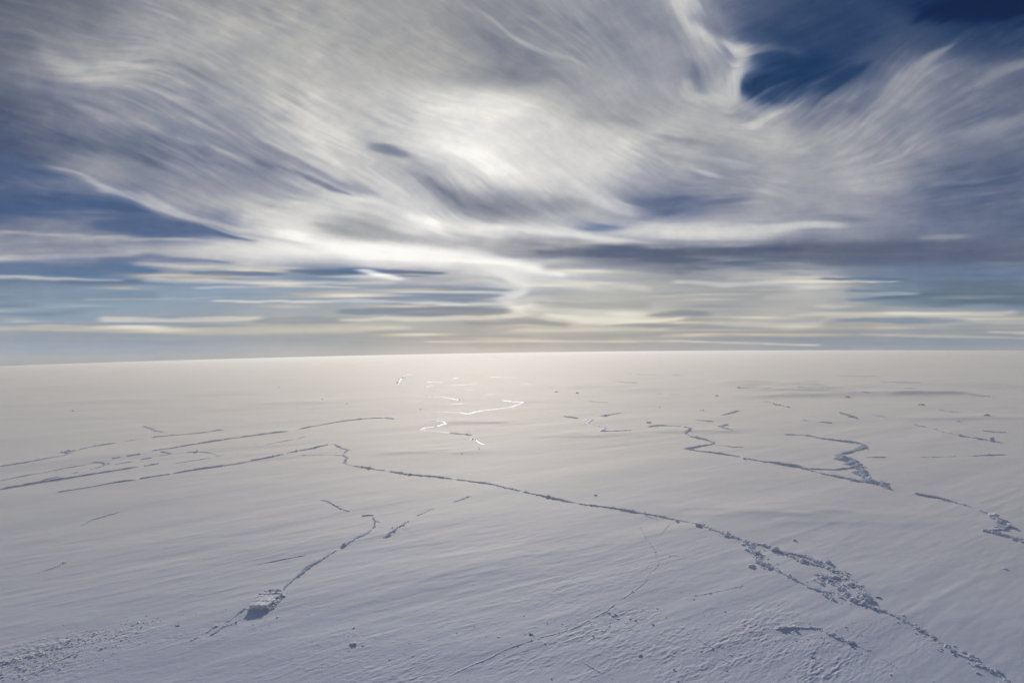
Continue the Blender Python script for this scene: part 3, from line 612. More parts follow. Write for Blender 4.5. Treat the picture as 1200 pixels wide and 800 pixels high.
def resample(P, step):
    P = np.array(P, float); s = np.concatenate([[0], np.cumsum(np.hypot(*np.diff(P, axis=0).T))])
    # round the corners a little, sharp zigzags stay
    n = max(4, int(s[-1] / step)); u = np.linspace(0, s[-1], n)
    return np.stack([np.interp(u, s, P[:, 0]), np.interp(u, s, P[:, 1])], 1), u
def ridge(name, label, cat, pts, h, w, seed, rubble=1.0, block=.6, blocks=0, steep=1, gap=.0, group=None, ends=.06, spread=1.0, wob=.5, glaze=False, apron=4.6):
    """pts: (x, y) on the ice as seen from the camera; h, w in metres; steep=+1: the bluff faces the right of the walk"""
    rng = np.random.default_rng(seed)
    W = [flat_at(*p) for p in pts]
    dist = np.mean([math.hypot(*q) for q in W])
    step = max(.28, dist / F * .8 * (1 if dist < 500 else 1.0))
    P, u = resample(W, step); n = len(P)
    T = np.gradient(P, axis=0); T /= np.linalg.norm(T, axis=1)[:, None] + 1e-9
    Nn = np.stack([T[:, 1], -T[:, 0]], 1)               # right of the walk
    sc = w * wob
    lat = sc * (1.6 * vnoise(u / (w * 5 + 1) + seed, u * 0 + 1.3) + 1.0 * vnoise(u / (w * 1.6 + .5) + seed, u * 0 + 7.3)) + rng.normal(0, .08 * w, n)
    P = P + Nn * lat[:, None]
    prof = .62 + .9 * vnoise(u / (w * 7 + 2) + seed * 3, u * 0 + 4.4) + .55 * vnoise(u / (w * 1.7 + .6) + seed, u * 0 + 9.4) + rng.normal(0, .10, n)
    g = vnoise(u / (w * 4 + dist * .006) + seed * 7, u * 0 + 2.2) + .5
    prof = np.clip(prof, .10, 1.5) * (sstep(gap - .06, gap + .06, g) if gap > 0 else 1)
    e = np.clip(np.minimum(u, u[-1] - u) / (u[-1] * ends + 1e-6), 0, 1)
    hh = h * prof * np.sqrt(e) * .85; wl = w * (.6 + .5 * np.clip(prof, 0, 1.2))
    S2 = np.array([math.sin(SUN_AZ), math.cos(SUN_AZ)])
    o0 = np.array([P[n // 2, 0], P[n // 2, 1]])
    cols = []
    for side in (-1, 1):
        f = sstep(-.15, .65, side * (Nn @ S2) - (.12 if side > 0 else 0))   # 1: this flank looks at the sun, a long drifted apron; 0: a bluff in shade
        if glaze: f = 1 - .6 * f
        A = (.55 * wl) * (1 - f) + (hh * (apron if not glaze else 7) + .5 * wl) * f
        for fr, h0, h1 in ((1.0, -.10, -.06), (.62, .10, .36), (.34, .42, .64), (.12, .92, .88)):
            q = P + Nn * (side * A * (fr + (rng.normal(0, .07, n) if fr < 1 else 0)))[:, None]
            zf = h0 * (1 - f) + h1 * f + (rng.normal(0, .05, n) if fr < 1 else 0)
            cols.append((side, fr, q, np.where(zf < 0, -.03 - .01 * A, zf * hh)))
    L_ = [c for c in cols if c[0] < 0]; R_ = [c for c in cols if c[0] > 0][::-1]
    seq = [(q, z) for _, _, q, z in L_] + [(P, hh)] + [(q, z) for _, _, q, z in R_]
    V = np.stack([np.stack([q[:, 0], q[:, 1], ground_z(q[:, 0], q[:, 1]) + z], 1) for q, z in seq], 1).reshape(-1, 3)
    i = np.arange(n * 9).reshape(n, 9)
    Q = np.stack([i[:-1, :-1], i[1:, :-1], i[1:, 1:], i[:-1, 1:]], -1).reshape(-1, 4)
    Q = Q[:, ::-1]
    oz = float(ground_z(*o0)[0]); org = np.array([o0[0], o0[1], oz])
    me = poly_mesh(name, V - org, Q, smooth=dist > 900)
    o = link(name, me, M_GLAZE if glaze else M_BANK, None, tuple(org)); tag(o, label, cat, group)
    if rubble > 0:
        cnt = int(min(2600, u[-1] / max(block * 1.0, .2) * rubble * spread * .55))
        items = []; big = []
        lim = dist / F * .55
        for _ in range(cnt):
            k = rng.integers(1, n - 1)
            if prof[k] < .18 or e[k] < .1: continue
            s = block * rng.lognormal(-.5, .6) * (.55 + .5 * prof[k])
            s = min(max(s, lim * .5), block * 2.6)
            a = rng.normal(.05, .75 * spread)
            q = P[k] + Nn[k] * wl[k] * a
            zg = float(ground_z(q[0], q[1])[0]) + hh[k] * max(0, 1 - abs(a) * .9) * .75
            c = chunk(rng, s) + np.array([q[0], q[1], zg + s * .12]) - org
            if len(big) < blocks and s > block * .95: big.append((s, c))
            else: items.append(c)
        if items:
            r = link('rubble', chunks_mesh('rubble', items), M_BLOCK, o); r['kind'] = 'stuff'
        for s, c in big:
            ctr = c.mean(0)
            link('ice_block', poly_mesh('ice_block', c - ctr, CQ), M_BLOCK, o, tuple(ctr))
    return o

PR = 'pressure_ridge'; RC = 'pressure ridge'
RIDGES = [
 # label, points, height, width, seed, dict
 ('long ridge of broken ice crossing the middle, its upper narrow stretch',
  [(383,521),(392,520.5),(400,526),(408,528),(402,534),(407,537),(403,542),(409,545.5),(420,546.5),(450,551.5),(480,556),(510,558.5),(533,561.5),(573,567),(617,577.5),(640,582.5),(667,588.5),(690,592),(720,596),(747,600.5),(767,603.5),(800,610.5),(817,614.5)], .55, .7, 1, dict(block=.5, rubble=1.2, blocks=30, gap=.14)),
 ('chunky main ridge of tumbled blocks from the forked heap to the lower right corner',
  [(815,613.5),(833,620),(857,628),(883,636),(910,643),(933,653),(950,659),(977,666),(990,676),(1005,687),(1013,698),(1016,708),(1040,716),(1067,728),(1090,741),(1107,753),(1123,763),(1147,771),(1153,778),(1170,788),(1187,798),(1205,809)], .6, .8, 2, dict(block=.52, rubble=2.4, blocks=60, spread=1.6, gap=.12)),
 ('heap of tumbled snow blocks where the main ridge forks, left of its wide stretch',
  [(881,637),(888,645),(890,652),(893,659),(905,666)], .8, 1.2, 3, dict(block=.62, rubble=3.2, blocks=25, spread=1.5)),
 ('thin broken ridge trailing below the forked heap',
  [(900,663),(912,668),(930,677),(950,687),(970,694),(980,703)], .6, .6, 4, dict(block=.5, rubble=1.2, blocks=12, gap=.3)),
 ('widest field of heaped blocks on the main ridge, right of the forked heap',
  [(953,670),(966,674),(978,681),(986,690),(996,699),(1010,706)], .6, 1.7, 5, dict(block=.72, rubble=3.2, blocks=40, spread=1.7)),
 ('upper strand of blocks above the wide field on the main ridge',
  [(915,645),(940,651),(965,660),(985,668),(1000,682),(1018,694)], .5, 1.0, 6, dict(block=.52, rubble=2.2, blocks=30, spread=1.4)),
 ('short low ridge of blocks near the lower right, turning into a fading crack',
  [(909,736),(922,734),(935,733),(948,733),(962,733),(972,740),(985,747),(1000,752)], .4, .7, 7, dict(block=.5, rubble=2.2, blocks=24)),
 ('winding ridge with sharp hairpin bends to the right of centre',
  [(800,500),(812,502.5),(803,508),(810,511.5),(822,514),(837,518),(834,521),(820,523),(806,526),(815,528.5),(833,530.5),(850,533),(867,535.5)], .9, 1.0, 8, dict(block=.7, rubble=.5)),
 ('dark edged ridge leading from the hairpin bends to the tall bluff',
  [(872,537),(890,540),(903,542),(920,545),(933,546.5),(953,552.5),(967,556),(980,558.5),(1000,563),(1012,565)], 1.1, 1.1, 9, dict(block=.9, rubble=1.0, blocks=16)),
 ('thin upper ridge above the tall shadowed bluff',
  [(918,509),(935,509.5),(950,511),(960,514),(973,515.5),(988,517.5),(1003,519),(1012,521),(1015,523),(1010,526),(1000,529),(985,532)], 1.1, 1.1, 10, dict(block=.8, rubble=.7)),
 ('tall snow bluff with scalloped rim and deep blue shadow on its right side',
  [(980,533),(987,536),(992,540),(1000,542),(1002,546),(1007,550),(1013,553),(1012,557),(1018,561),(1022,566),(1033,568),(1044,573)], 2.1, 1.6, 11, dict(block=1.0, rubble=1.4, blocks=30, steep=-1, wob=.8)),
 ('small spur joining the tall bluff from its left',
  [(947,549),(962,550),(977,551),(990,549.5),(1002,548)], .8, .8, 12, dict(block=.6, rubble=.7)),
 ('ridge along the right side between the tall bluff and the zigzag bend',
  [(1070,577),(1083,580),(1097,582.5),(1112,586),(1127,590),(1140,594)], .95, .9, 13, dict(block=.7, rubble=.7, blocks=12)),
 ('zigzag ridge with bright rim at the far right edge',
  [(1146,597),(1158,601),(1170,608),(1176,612),(1184,616),(1176,619),(1166,620),(1155,621),(1165,624),(1177,627),(1190,631),(1203,634),(1225,641)], 1.1, 1.0, 14, dict(block=.9, rubble=1.6, blocks=20)),
 ('faint straight ridge running level to the right of the tall bluff',
  [(1013,536),(1045,536),(1077,536),(1105,535.5),(1133,534.5),(1158,533.5),(1182,533)], .5, .8, 15, dict(block=.6, rubble=.3, gap=.3)),
 ('short ridge far right below the horizon haze',
  [(1095,502),(1103,506),(1122,510),(1143,514),(1167,518)], 1.0, 1.2, 16, dict(block=1.2, rubble=.5, gap=.25)),
 ('pair of dark pressed humps in a short line, far right of centre',
  [(983,484),(993,487),(1005,491)], 1.7, 1.8, 17, dict(block=1.6, rubble=.6)),
 ('broken dark line of humps above the winding ridge',
  [(895,469.5),(904,472),(913,475),(927,478)], 1.4, 1.6, 18, dict(block=1.5, rubble=.5, gap=.25)),
 ('small slanting ridge above the hairpin bends',
  [(847,487),(857,484.5),(867,481)], 1.1, 1.6, 19, dict(block=1.2, rubble=.4)),
 ('tiny hooked ridge right above the winding ridge',
  [(862,506),(849,502.5),(846,500.5),(853,497.5)], .9, 1.1, 20, dict(block=.9, rubble=.5)),
 # left flank, long dark steps
 ('uppermost of the long blue shadowed steps on the left, with a small notch',
  [(-12,549.5),(0,547.5),(33,542.5),(62,536.5),(76,534),(80,531.5),(73,529),(88,528),(110,522.5),(137,518.3)], .72, .9, 21, dict(block=.5, rubble=.15, wob=.25)),
 ('right end of the uppermost blue step on the left, broken off from the rest',
  [(147,516.5),(163,514),(185,511),(213,508.5),(233,506.8),(250,504.5),(263,502.8)], .7, .9, 22, dict(block=.5, rubble=.12, wob=.25, gap=.2)),
 ('second long dark step on the left, running up towards the middle',
  [(177,529.3),(200,526),(225,521.5),(250,517.5),(275,513.5),(300,510),(320,507.3),(338,505.2)], .95, 1.0, 23, dict(block=.5, rubble=.12, wob=.22)),
 ('dark step continuing to the centre, ending in a small hump',
  [(350,503),(367,499.2),(383,496),(400,493),(427,489.7),(440,489.2),(453,489.2),(463,490.8)], .95, 1.1, 24, dict(block=.6, rubble=.12, wob=.3)),
 ('thickest blue step at the far left, running straight up to the right',
  [(-12,576.5),(0,574.5),(13,572),(50,565.5),(83,560.5),(120,554.5),(147,550),(163,547.5)], .98, 1.0, 25, dict(block=.5, rubble=.15, wob=.2)),
 ('short dash of shadowed step past the end of the thickest one',
  [(170,546.5),(178,545),(187,543.5)], .6, .8, 26, dict(block=.5, rubble=.1, wob=.2)),
 ('short wedge of dark step splitting off the thickest one',
  [(35,568.5),(53,562.8),(62,560.5),(70,558.6)], .7, .9, 27, dict(block=.5, rubble=.1, wob=.2)),
 ('faint step that curls into a dark hook at its right end, far left',
  [(-12,565.5),(0,563.5),(30,557.5),(57,552.5),(83,547.5),(103,544)], .42, .7, 28, dict(block=.5, rubble=.1, wob=.2, gap=.15)),
 ('dark hook shaped step beside the small dashes on the left',
  [(104,543.5),(112,541.8),(119,541.8),(123,544.5),(117,547.5),(105,551)], .6, .8, 29, dict(block=.6, rubble=.2)),
 ('lone dash below the dark hook', [(83,555.5),(88,554.5),(93,553.5)], .45, .8, 30, dict(block=.5, rubble=.1, group=None)),
 ('leftmost upper dash between the hook and the second step', [(133,537.5),(138,536.7),(142,536)], .5, .8, 31, dict(block=.5, rubble=.1)),
 ('upper dash just left of where the second step begins', [(151,535),(158,533.8),(165,532.6)], .6, .8, 32, dict(block=.5, rubble=.1)),
 ('lower dash to the right of the dark hook', [(135,544),(145,542.5),(155,541)], .4, .8, 33, dict(block=.5, rubble=.1)),
 ('dark dash below the start of the second step', [(165,538.7),(172,537.6),(178,536.6)], .6, .8, 34, dict(block=.5, rubble=.1)),
 ('bent dash under the second step with a notch',[(185,534.6),(195,533.2),(200,532.2),(192,530.5),(187,530.3)], .6, .8, 35, dict(block=.5, rubble=.1)),
 ('lowest long step on the left, its faint left half',
  [(68,577.5),(84,575),(100,572.5),(118,569.5),(133,566.5),(147,564.5),(160,563)], .5, .8, 36, dict(block=.5, rubble=.1, wob=.2)),
 ('lowest long step on the left, middle stretch', [(164,562),(182,559),(200,556.3)], .55, .8, 37, dict(block=.5, rubble=.1, wob=.2)),
 ('lowest long step, dark stretch below the centre of the left side',
  [(203,555.6),(233,550.6),(258,546.8),(283,543),(300,539.5),(317,536.5),(333,532.8)], .8, .9, 38, dict(block=.5, rubble=.15, wob=.25)),
 ('upper end of the lowest step where it meets the long middle ridge',
  [(337,531.5),(352,528.8),(367,526),(376,523.5),(384,521.8)], 1.0, 1.0, 39, dict(block=.6, rubble=.4, wob=.3)),
 ('faint thin step between the two long ones left of centre', [(203,544),(225,540.5),(247,537),(256,535),(263,533)], .32, .7, 40, dict(block=.5, rubble=.1, gap=.2)),
 ('small curl of step above that faint thin one', [(218,530.5),(235,529.8),(247,531),(254,533.5)], .4, .7, 41, dict(block=.5, rubble=.1)),
 ('hair thin step sloping up to the middle ridge junction', [(300,525),(320,520),(340,516),(360,511.5)], .3, .7, 42, dict(block=.5, rubble=.1, gap=.25)),
 ('short crooked step high on the left side', [(167,499),(175,501),(182,504.5),(192,505.5)], .5, .9, 43, dict(block=.6, rubble=.1)),
 # sunlit winding lines under the glare
 ('bright winding ridge glinting below the sun, lower of the pair',
  [(484,492),(497,492.3),(510,493),(519,495),(521,497),(510,499.5),(497,501),(492,503.3),(500,505),(513,506),(527,507.3)], 0.3, 0.9, 44, dict(glaze=True, block=1.0, rubble=0, wob=.2)),
 ('darker thread trailing right of the lower glinting ridge', [(527,507.5),(540,509),(553,510)], .5, .9, 45, dict(block=.8, rubble=.2)),
 ('small glinting nick at the end of the dark thread', [(551,514),(557,515.5),(562,519),(568,521)], 0.2, 0.6, 46, dict(glaze=True, block=.8, rubble=.3)),
 ('bright winding ridge glinting below the sun, upper of the pair',
  [(510,482),(525,482.5),(540,483),(548,485),(556,482.5),(567,480.5),(583,479),(600,476.5),(610,473),(614,471.5),(600,470.5),(588,469)], 0.34, 1.1, 47, dict(glaze=True, block=1.2, rubble=0, wob=.2)),
 ('short gleaming dash left of the upper glinting ridge', [(478,466),(498,465.5),(517,465),(528,467),(538,469)], 0.25, 1.2, 48, dict(glaze=True, block=1.5, rubble=.2, gap=.2)),
 ('farthest gleaming dash below the horizon', [(493,448.5),(507,447.5),(520,447.2)], 0.3, 1.5, 49, dict(glaze=True, block=2, rubble=.2)),
 ('distant gleaming curve left of the farthest dash', [(466,450),(469,444),(474,440),(486,437)], 0.25, 1.3, 50, dict(glaze=True, block=2, rubble=.2)),
 ('bright squiggle of ridge right of the glare, left of a lone dark hump',
  [(683,494),(690,491),(694,492),(688,496),(696,499),(705,500),(711,501.5),(706,504),(702,505.5)], 0.3, 0.9, 51, dict(glaze=True, block=1.1, rubble=0, wob=.2)),
 ('thin dark ridge running right from the bright squiggle', [(703,505.8),(720,505.5),(740,504.5)], .8, 1.1, 52, dict(block=.8, rubble=.2)),
 ('thin ridge joining the winding hairpins from the left', [(760,500.5),(772,499),(785,499),(799,500)], .7, 1.0, 53, dict(block=.8, rubble=.2)),
 ('dark dash left of the bright squiggle', [(660,488),(669,488.8),(677,490)], .9, 1.3, 54, dict(block=.9, rubble=.2)),
 ('distant line of humps above the lone dark hump', [(707,487.5),(714,486),(724,484),(734,482.5),(740,482)], 1.0, 1.5, 55, dict(block=1.2, rubble=.4, gap=.2)),
 # nearer cracks and low ridges
 ('straight jagged ridge leading up to the right from the tilted slab', [(333,690),(339,684),(345,679),(353,673),(360,668),(370,661),(380,655),(388,650),(396,645)], .55, .45, 56, dict(block=.35, rubble=1.0, blocks=16, steep=1)),
 ('broken jagged ridge running down to the left of the tilted slab', [(290,714),(284,717),(276,723),(270,728),(262,732),(250,736),(242,742),(232,747),(222,753)], .42, .45, 57, dict(block=.35, rubble=1.0, blocks=14, gap=.25)),
 ('second thin line of blocks below the tilted slab', [(283,726),(272,732),(262,735),(254,741),(247,745)], .22, .35, 58, dict(block=.25, rubble=.9, gap=.3)),
 ('thin low step above the tilted slab', [(301,662),(320,658.5),(340,654.5),(358,651)], .24, .5, 59, dict(block=.3, rubble=.1, wob=.2)),
 ('line of small lumps sloping down left in the mid ground', [(478,611),(470,617),(463,622),(456,626),(449,631)], .32, .7, 60, dict(block=.5, rubble=1.2, gap=.1, blocks=8)),
 ('upper scattered tail of the lump line', [(553,581),(540,586),(522,591),(507,596),(495,602),(485,607)], .3, .8, 61, dict(block=.4, rubble=.6, gap=.3)),
 ('left chain of lumps rising beside the lump line', [(403,640),(411,636),(420,631),(433,625),(439,618),(440,611),(436,606)], .38, .7, 62, dict(block=.45, rubble=1.0, gap=.12)),
 ('two small dark lumps in a row where the left chain ends', [(424,605),(431,604),(438,604)], .35, .5, 63, dict(block=.4, rubble=.5)),
 ('short dark ridge on the bare snow left of centre', [(375,586),(381,587),(387,589.5),(398,596),(410,600)], .35, .6, 64, dict(block=.4, rubble=.3, gap=.1)),
 ('low faint ridge on the left snow plain', [(140,600),(122,605),(108,609),(96,616)], .3, .7, 65, dict(block=.4, rubble=.3)),
 ('small dark lump with a faint tail at the left', [(78,659),(68,664),(56,668),(43,673)], .38, .6, 66, dict(block=.4, rubble=.5, gap=.25)),
 ('long gleaming streak of glazed snow left of the glare, far out', [(398,452),(418,454.5),(436,456),(454,457)], .18, 1.3, 101, dict(glaze=True, block=1, rubble=0)),
 ('thin dark ridge bending below the bare gap under the hairpin bends', [(840,521),(858,524),(872,524.5)], .4, .8, 102, dict(block=.6, rubble=.2, gap=.2)),
 ('faint ridge line right of the dark step hump, curving to the glare', [(352,534),(370,533.6),(390,533.5),(403,534)], .25, .7, 103, dict(block=.4, rubble=.1)),
]
FLECKS = [(497,444,510,443.5),(529,443.5,538,441.5),(573,441,607,442.3),(553,447.5,562,447),(524,451.5,560,450),(521,457,534,457.5),(545,457,562,456.6),(498,453,509,451),(470,471,492,470),(520,474,545,472.5),(612,449,640,449.6),(640,455,652,454.2),(455,447,463,446.4),(570,462,590,461.4),(430,463,452,461)]
FARR = [(815,492,838,494),(930,455,975,456.5),(905,448,960,447.5),(1010,462,1055,463),(1060,455,1100,456),(1130,463,1165,465),(860,455,905,457),(735,438,800,440),(1030,447,1080,449),(1100,480,1125,483),(1020,486,1040,489),(770,461,800,463),(690,470,712,472),(1150,505,1180,507),(1070,497,1085,500),(940,493,975,496),(720,447,748,449),(980,440,1030,441)]
CRACKS = [
 ('curved crack bending down through the middle of the near snow', [(750,617),(755,626),(758,633),(765,640),(768,646),(770,653),(772,660),(767,667),(760,673),(756,680),(750,686),(740,694),(727,703)], 0.110, 0.22, 70, dict(gap=.12)),
 ('rough crack crossing the bottom middle of the snow', [(722,706),(710,716),(698,722),(687,728),(672,736),(655,741),(640,745),(627,748)], 0.143, 0.28, 71, dict(gap=.08)),
 ('clean thin crack leaving the bottom edge left of centre', [(627,748.5),(610,754),(593,760),(576,769),(560,776),(546,782),(533,788),(513,798),(498,806)], 0.132, 0.24, 72, dict(gap=.0)),
 ('short side crack above the curved one', [(785,614),(780,619),(777,623),(772,627)], 0.110, 0.24, 73, dict(gap=.1)),
 ('tiny crack right of the curved one', [(781,652),(788,650),(797,651)], 0.110, 0.21, 74, dict(gap=.0)),
 ('small crack at the foot of the long ridge', [(755,603),(762,606),(770,608)], 0.138, 0.28, 75, dict(gap=.0)),
 ('long straight crack fading to the lower right under the short ridge', [(1000,752),(1015,759),(1030,767),(1045,775),(1062,786),(1075,797)], 0.110, 0.24, 76, dict(gap=.2)),
 ('thin crack left of the forked heap, in the right foreground', [(800,696),(812,697.5),(825,695),(840,692),(872,685)], 0.099, 0.28, 77, dict(gap=.1)),
 ('crack at the very bottom left beneath the rubble patch', [(20,806),(34,797),(46,789),(60,781),(78,772),(98,763)], 0.165, 0.28, 78, dict(gap=.1)),
 ('thin slanting crack in the lower left snow', [(60,762),(80,752),(100,744),(114,737)], 0.110, 0.24, 79, dict(gap=.25)),
 ('diagonal crack in the lower right snow field', [(816,746),(828,754),(840,761),(846,770),(858,776)], 0.110, 0.24, 80, dict(gap=.15)),
 ('short dark crack near the bottom centre', [(684,775),(692,780),(700,785),(707,789)], 0.121, 0.24, 81, dict(gap=.0)),
]
for lab, pts, h, w, sd, kw in RIDGES:
    nm, ct = (PR, RC) if not ('step' in lab or 'dash' in lab) else ('ice_step', 'ice step')
    ridge(nm, lab, ct, pts, h, w, sd, **kw)
for lab, pts, h, w, sd, kw in CRACKS:
    ridge('ice_crack', lab, 'ice crack', pts, h, w, sd, rubble=.5, block=.16, **kw)

for k, (x0, y0, x1, y1) in enumerate(FLECKS):
    ridge('ice_step', 'small gleaming fleck of glazed ice in the glare far below the sun', 'ice step', [(x0, y0), ((x0 * 2 + x1) / 3, y0 * .6 + y1 * .4 + .35), (x1, y1)], .17, .75, 400 + k, rubble=0, glaze=True, group='gleaming flecks far out below the sun', gap=.15)
for k, (x0, y0, x1, y1) in enumerate(FARR):
    ridge('ice_step', 'short faint ridge low on the distant ice, right half', 'ice step', [(x0, y0), ((x0 + x1) / 2, (y0 + y1) / 2 + .5), (x1, y1)], .75, 1.5, 450 + k, rubble=.15, block=1.1, group='faint short ridges in the right distance', gap=.25)
# separate lumps and hummocks
def hummock(name, label, cat, x, y, size, n, seed, group=None, flat=None):
    rng = np.random.default_rng(seed); X, Y = flat_at(x, y); z = float(ground_z(X, Y)[0])
    items = [chunk(rng, size * rng.uniform(.6, 1), flat) * np.array([1.25, 1, 1]) + np.array([rng.normal(0, size * .45), rng.normal(0, size * .4), size * rng.uniform(.0, .25)]) for _ in range(n)]
    o = link(name, chunks_mesh(name, items), M_BLOCK, None, (X, Y, z)); tag(o, label, cat, group); return o
HUM = [
 ('lone dark hummock right of the bright squiggle', 760,495.5,3.0,5), ('tiny dark hummock above the lower glinting ridge', 493,479,1.8,3),
 ('bright hummock high on the right, beneath the streaky shadows', 993,465.5,4.2,5), ('pair of pale hummocks far out below the dark horizon strip', 840,464,3,4),
 ('rough hummock at the right edge below the horizon', 1157,488.5,3.4,6), ('low pale hummock in the right distance', 1080,475,3.4,5),
 ('little dark hummock right of the pale ones', 1122,494,2.0,3), ('dark lump above the small slanting ridge', 823,481,2.0,3),
 ('small lump in the distance right of the hump line', 773,477,2.0,3), ('bright distant hummock right of the glare', 676,461,3.2,4),
 ('dim distant hummock beside the bright one', 652,459.5,3.2,4), ('white hummock far out on the left plain', 85,481.5,2.0,4),
 ('pale hummock in the left distance', 327,454.5,3.0,4), ('speck of ice far left of the glare', 378,469,2.2,3), ('gleaming speck left of the glare', 407,473.5,2.4,3),
 ('dark speck on bare snow above the forked heap', 931,632,.9,3), ('dark speck on bare snow above the middle ridge', 698,580.5,1.0,3),
 ('small lump on the smooth snow at the right, below the zigzag bend', 1176,664,.8,3), ('faint lump on smooth snow right of the wide field', 1030,698,.9,4),
 ('dark nick on the snow below the glinting ridges', 562,526.5,1.0,3), ('tiny nick left of the snow nick', 541,532,.8,2), ('white lump atop the lowest step junction', 383,521.5,1.2,5),
 ('small lump left of the lone hook', 28,496,1.0,2), ('squat block casting a shadow in the lower middle', 719,720.5,.8,4), ('black looking lump right of the squat block', 738,724.5,.5,3),
 ('dark lump in the rough crack', 622,743,.7,4), ('jagged block at the lower left of centre', 414,754,.95,5), ('smaller block beside the jagged one', 425,756,.45,3),
 ('lump above the jagged block', 415,735,.5,3), ('flat floe piece left of the tilted slab', 209,733.5,.8,3), ('pale lump right of bottom centre', 750,766.5,.6,3)]
for k, (lab, x, y, s, n) in enumerate(HUM):
    s = s * .50 if y < 520 else s * .62
    near = y > 600
    hummock('ice_block' if near else 'ice_hummock', lab, 'ice block' if near else 'ice hummock', x, y, s, n, 300 + k)

# the tilted slab: thick sheets of ice pushed up side by side, snow on the far side
def slab():
    A = [np.array(flat_at(*p, z=zz)) for zz, p in zip((1.2, .05, .05, 1.0), ((292.5,710),(308,696.5),(333,695),(313,710.5)))]   # near-left, far-left, far-right, near-right
    org = sum(A) / 4; z0 = float(ground_z(*org)[0])
    e = bpy.data.objects.new('ice_slab', None); C.objects.link(e); e.location = (org[0], org[1], z0)
    tag(e, 'tilted flat slab of thick layered ice with white striped top and dark shadow, lower left', 'ice slab')
    nl, fl, fr, nr = [a - org for a in A]
    rng = np.random.default_rng(5)
    cuts = [0, .30, .50, .68, .84, 1.0]; tops = [1.3, 1.0, .76, .54, .32]
    for k in range(5):
        a, b = cuts[k] + (.012 if k else 0), cuts[k + 1] - .016
        m = 9; V = []
        for s in range(m + 1):
            u = s / m
            jl = rng.uniform(-.10, .10) if 0 < s < m else 0
            for v, j in ((a, rng.normal(0, .13)), (b, rng.normal(0, .13))):
                L_ = nl + (fl - nl) * v; R_ = nr + (fr - nr) * v
                q = L_ + (R_ - L_) * (u * (1 + .05 * math.sin(k * 2.3)) - .02 * k) ; q = q + (fl - nl) / 6.5 * j
                top = tops[k] + rng.uniform(-.05, .05) - (1.1 * (b - a)) * (v == b) - .12 * u * u + jl * .25
                V += [(q[0], q[1], top), (q[0] * (1.0 if k else .93), q[1] * 1.0 + (.35 if (k == 0 and v == a) else 0), -.25)]
        V = np.array(V); Q = []
        for s in range(m):
            i, j = s * 4, s * 4 + 4
            Q += [(i, j, j + 2, i + 2), (i + 1, i + 3, j + 3, j + 1), (i, i + 1, j + 1, j), (i + 2, j + 2, j + 3, i + 3)]
        Q += [(0, 2, 3, 1), (m * 4, m * 4 + 1, m * 4 + 3, m * 4 + 2)]
        me = poly_mesh('ice_sheet', V, Q); me.materials.append(M_BLOCK)
        o = link('ice_sheet', me, None, e)
        bm = bmesh.new(); bm.from_mesh(me); bmesh.ops.recalc_face_normals(bm, faces=bm.faces); bmesh.ops.bevel(bm, geom=[x for x in bm.edges if x.is_manifold and x.calc_face_angle(0) > .8], offset=.04, segments=1, affect='EDGES'); bm.to_mesh(me); bm.free()
    # snow drift behind and jagged debris along the right edge
    items = []
    for _ in range(110):
        u = rng.random(); s = .22 + .55 * rng.random() ** 2
        side = rng.random()
        if side < .45: q = nr + (fr - nr) * u + np.array([rng.uniform(0, .9), -rng.uniform(0, .5)])
        elif side < .8: q = fl + (fr - fl) * u + np.array([0, rng.uniform(.1, .9)])
        else: q = nl + (fl - nl) * u - np.array([rng.uniform(0, .7), 0])
        items.append(chunk(rng, s) + np.array([q[0], q[1], s * .25 + (.35 if .45 <= side < .8 else 0)]))
    r = link('rubble', chunks_mesh('rubble', items), M_BLOCK, e); r['kind'] = 'stuff'
slab()

# loose rubble spread over the rough patches: nobody could count it
def scatter(name, label, spots, size, seed):
    rng = np.random.default_rng(seed); items = []
    for x, y, n, l, w in spots:
        cx, cy = flat_at(x, y)
        for _ in range(n):
            u, v = rng.normal(0, l), rng.normal(0, w)
            X = cx + u * .84 - v * .54; Y = cy + u * .54 + v * .84
            s = size * rng.lognormal(-.3, .55)
            items.append(np.array([X, Y, 0]) + chunk(rng, min(s, size * 3), rng.uniform(.2, .5)) + np.array([0, 0, s * .02]))
    P = np.array([i.mean(0) for i in items]); z = ground_z(P[:, 0], P[:, 1])
    for k, i in enumerate(items): i[:, 2] += z[k]
    o = link(name, chunks_mesh(name, items), M_BLOCK); o['kind'] = 'stuff'; o['label'] = label; o['category'] = 'ice rubble'
scatter('ice_rubble', 'patch of small broken ice in the lower left corner', [(15,785,420,8,3.4),(45,772,260,8,2.8),(85,757,200,8,2.2),(125,742,90,9,2.0),(160,732,40,9,2.5)], .22, 91)
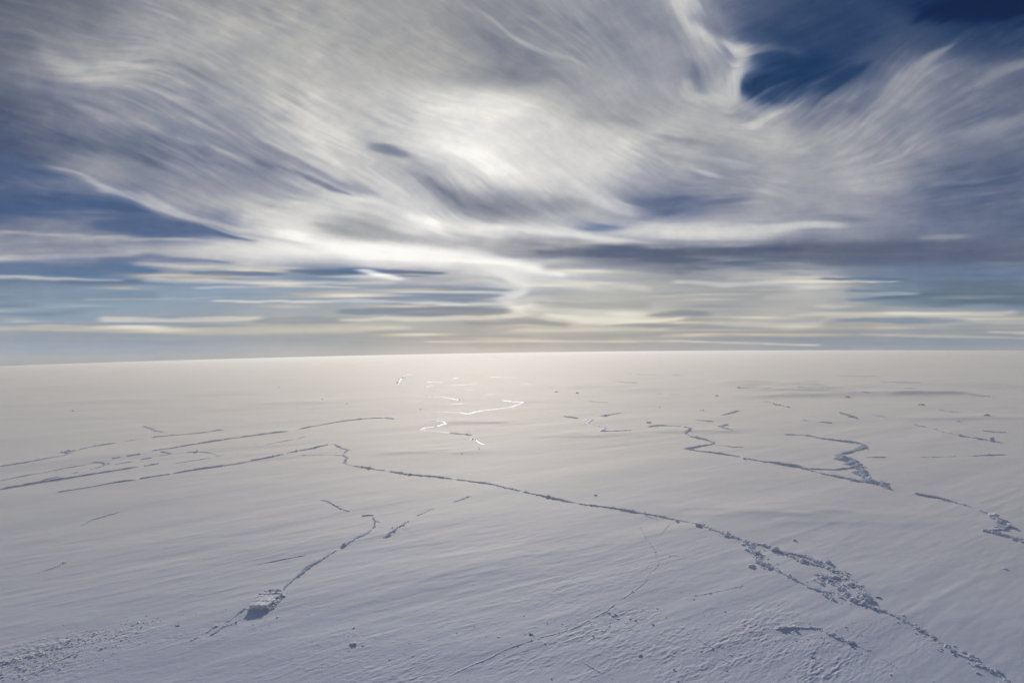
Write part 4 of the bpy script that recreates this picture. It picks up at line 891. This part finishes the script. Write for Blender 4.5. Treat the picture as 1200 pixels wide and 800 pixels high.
scatter('ice_rubble', 'small broken ice strewn over the rough snow at the bottom right', [(690,730,110,8,3),(740,722,60,8,3),(870,742,110,10,4),(920,765,120,12,5),(780,770,60,14,6),(980,745,60,6,2),(1000,785,50,12,6)], .20, 92)
scatter('ice_rubble', 'small broken ice strewn across the lower left snow', [(230,745,60,9,3),(280,735,40,8,3),(450,780,60,14,6),(560,785,50,12,6),(420,740,20,6,3)], .17, 93)


# ------------------------------------------------------------------ light and camera
def light():
    w = bpy.data.worlds.new('World'); bpy.context.scene.world = w; w.use_nodes = True; nt = w.node_tree
    s = nt.nodes.new('ShaderNodeTexSky'); s.sky_type = 'NISHITA'; s.sun_disc = False
    s.sun_elevation = SUN_EL; s.sun_rotation = SUN_AZ; s.altitude = 60; s.air_density = 1; s.dust_density = .3; s.ozone_density = 2
    bg = nt.nodes['Background']; bg.inputs[1].default_value = .05; mx = nt.nodes.new('ShaderNodeMix'); mx.data_type = 'RGBA'; mx.blend_type = 'MULTIPLY'; mx.inputs[0].default_value = 1; mx.inputs[7].default_value = (*WT, 1)
    nt.links.new(s.outputs[0], mx.inputs[6]); nt.links.new(mx.outputs[2], bg.inputs[0])
    l = bpy.data.lights.new('sun', 'SUN'); l.energy = 5.0; l.angle = R(.9); l.color = (1.0, .92, .82)
    o = bpy.data.objects.new('sun', l); C.objects.link(o)
    d = Vector((math.sin(SUN_AZ) * math.cos(SUN_EL), math.cos(SUN_AZ) * math.cos(SUN_EL), math.sin(SUN_EL)))
    o.rotation_euler = d.to_track_quat('Z', 'Y').to_euler(); o.location = d * 500
    cd = bpy.data.cameras.new('camera'); cd.lens = 24; cd.sensor_width = 36; cd.clip_end = 80000; cd.clip_start = .5
    co = bpy.data.objects.new('camera', cd); C.objects.link(co)
    co.matrix_world = Matrix.Translation((0, 0, H_EYE)) @ MCAM
    sc = bpy.context.scene; sc.camera = co
    sc.view_settings.view_transform = 'Standard'; sc.view_settings.look = 'None'; sc.view_settings.exposure = 0
    sc.cycles.volume_bounces = 0; sc.cycles.max_bounces = 5; sc.cycles.transparent_max_bounces = 8
light()
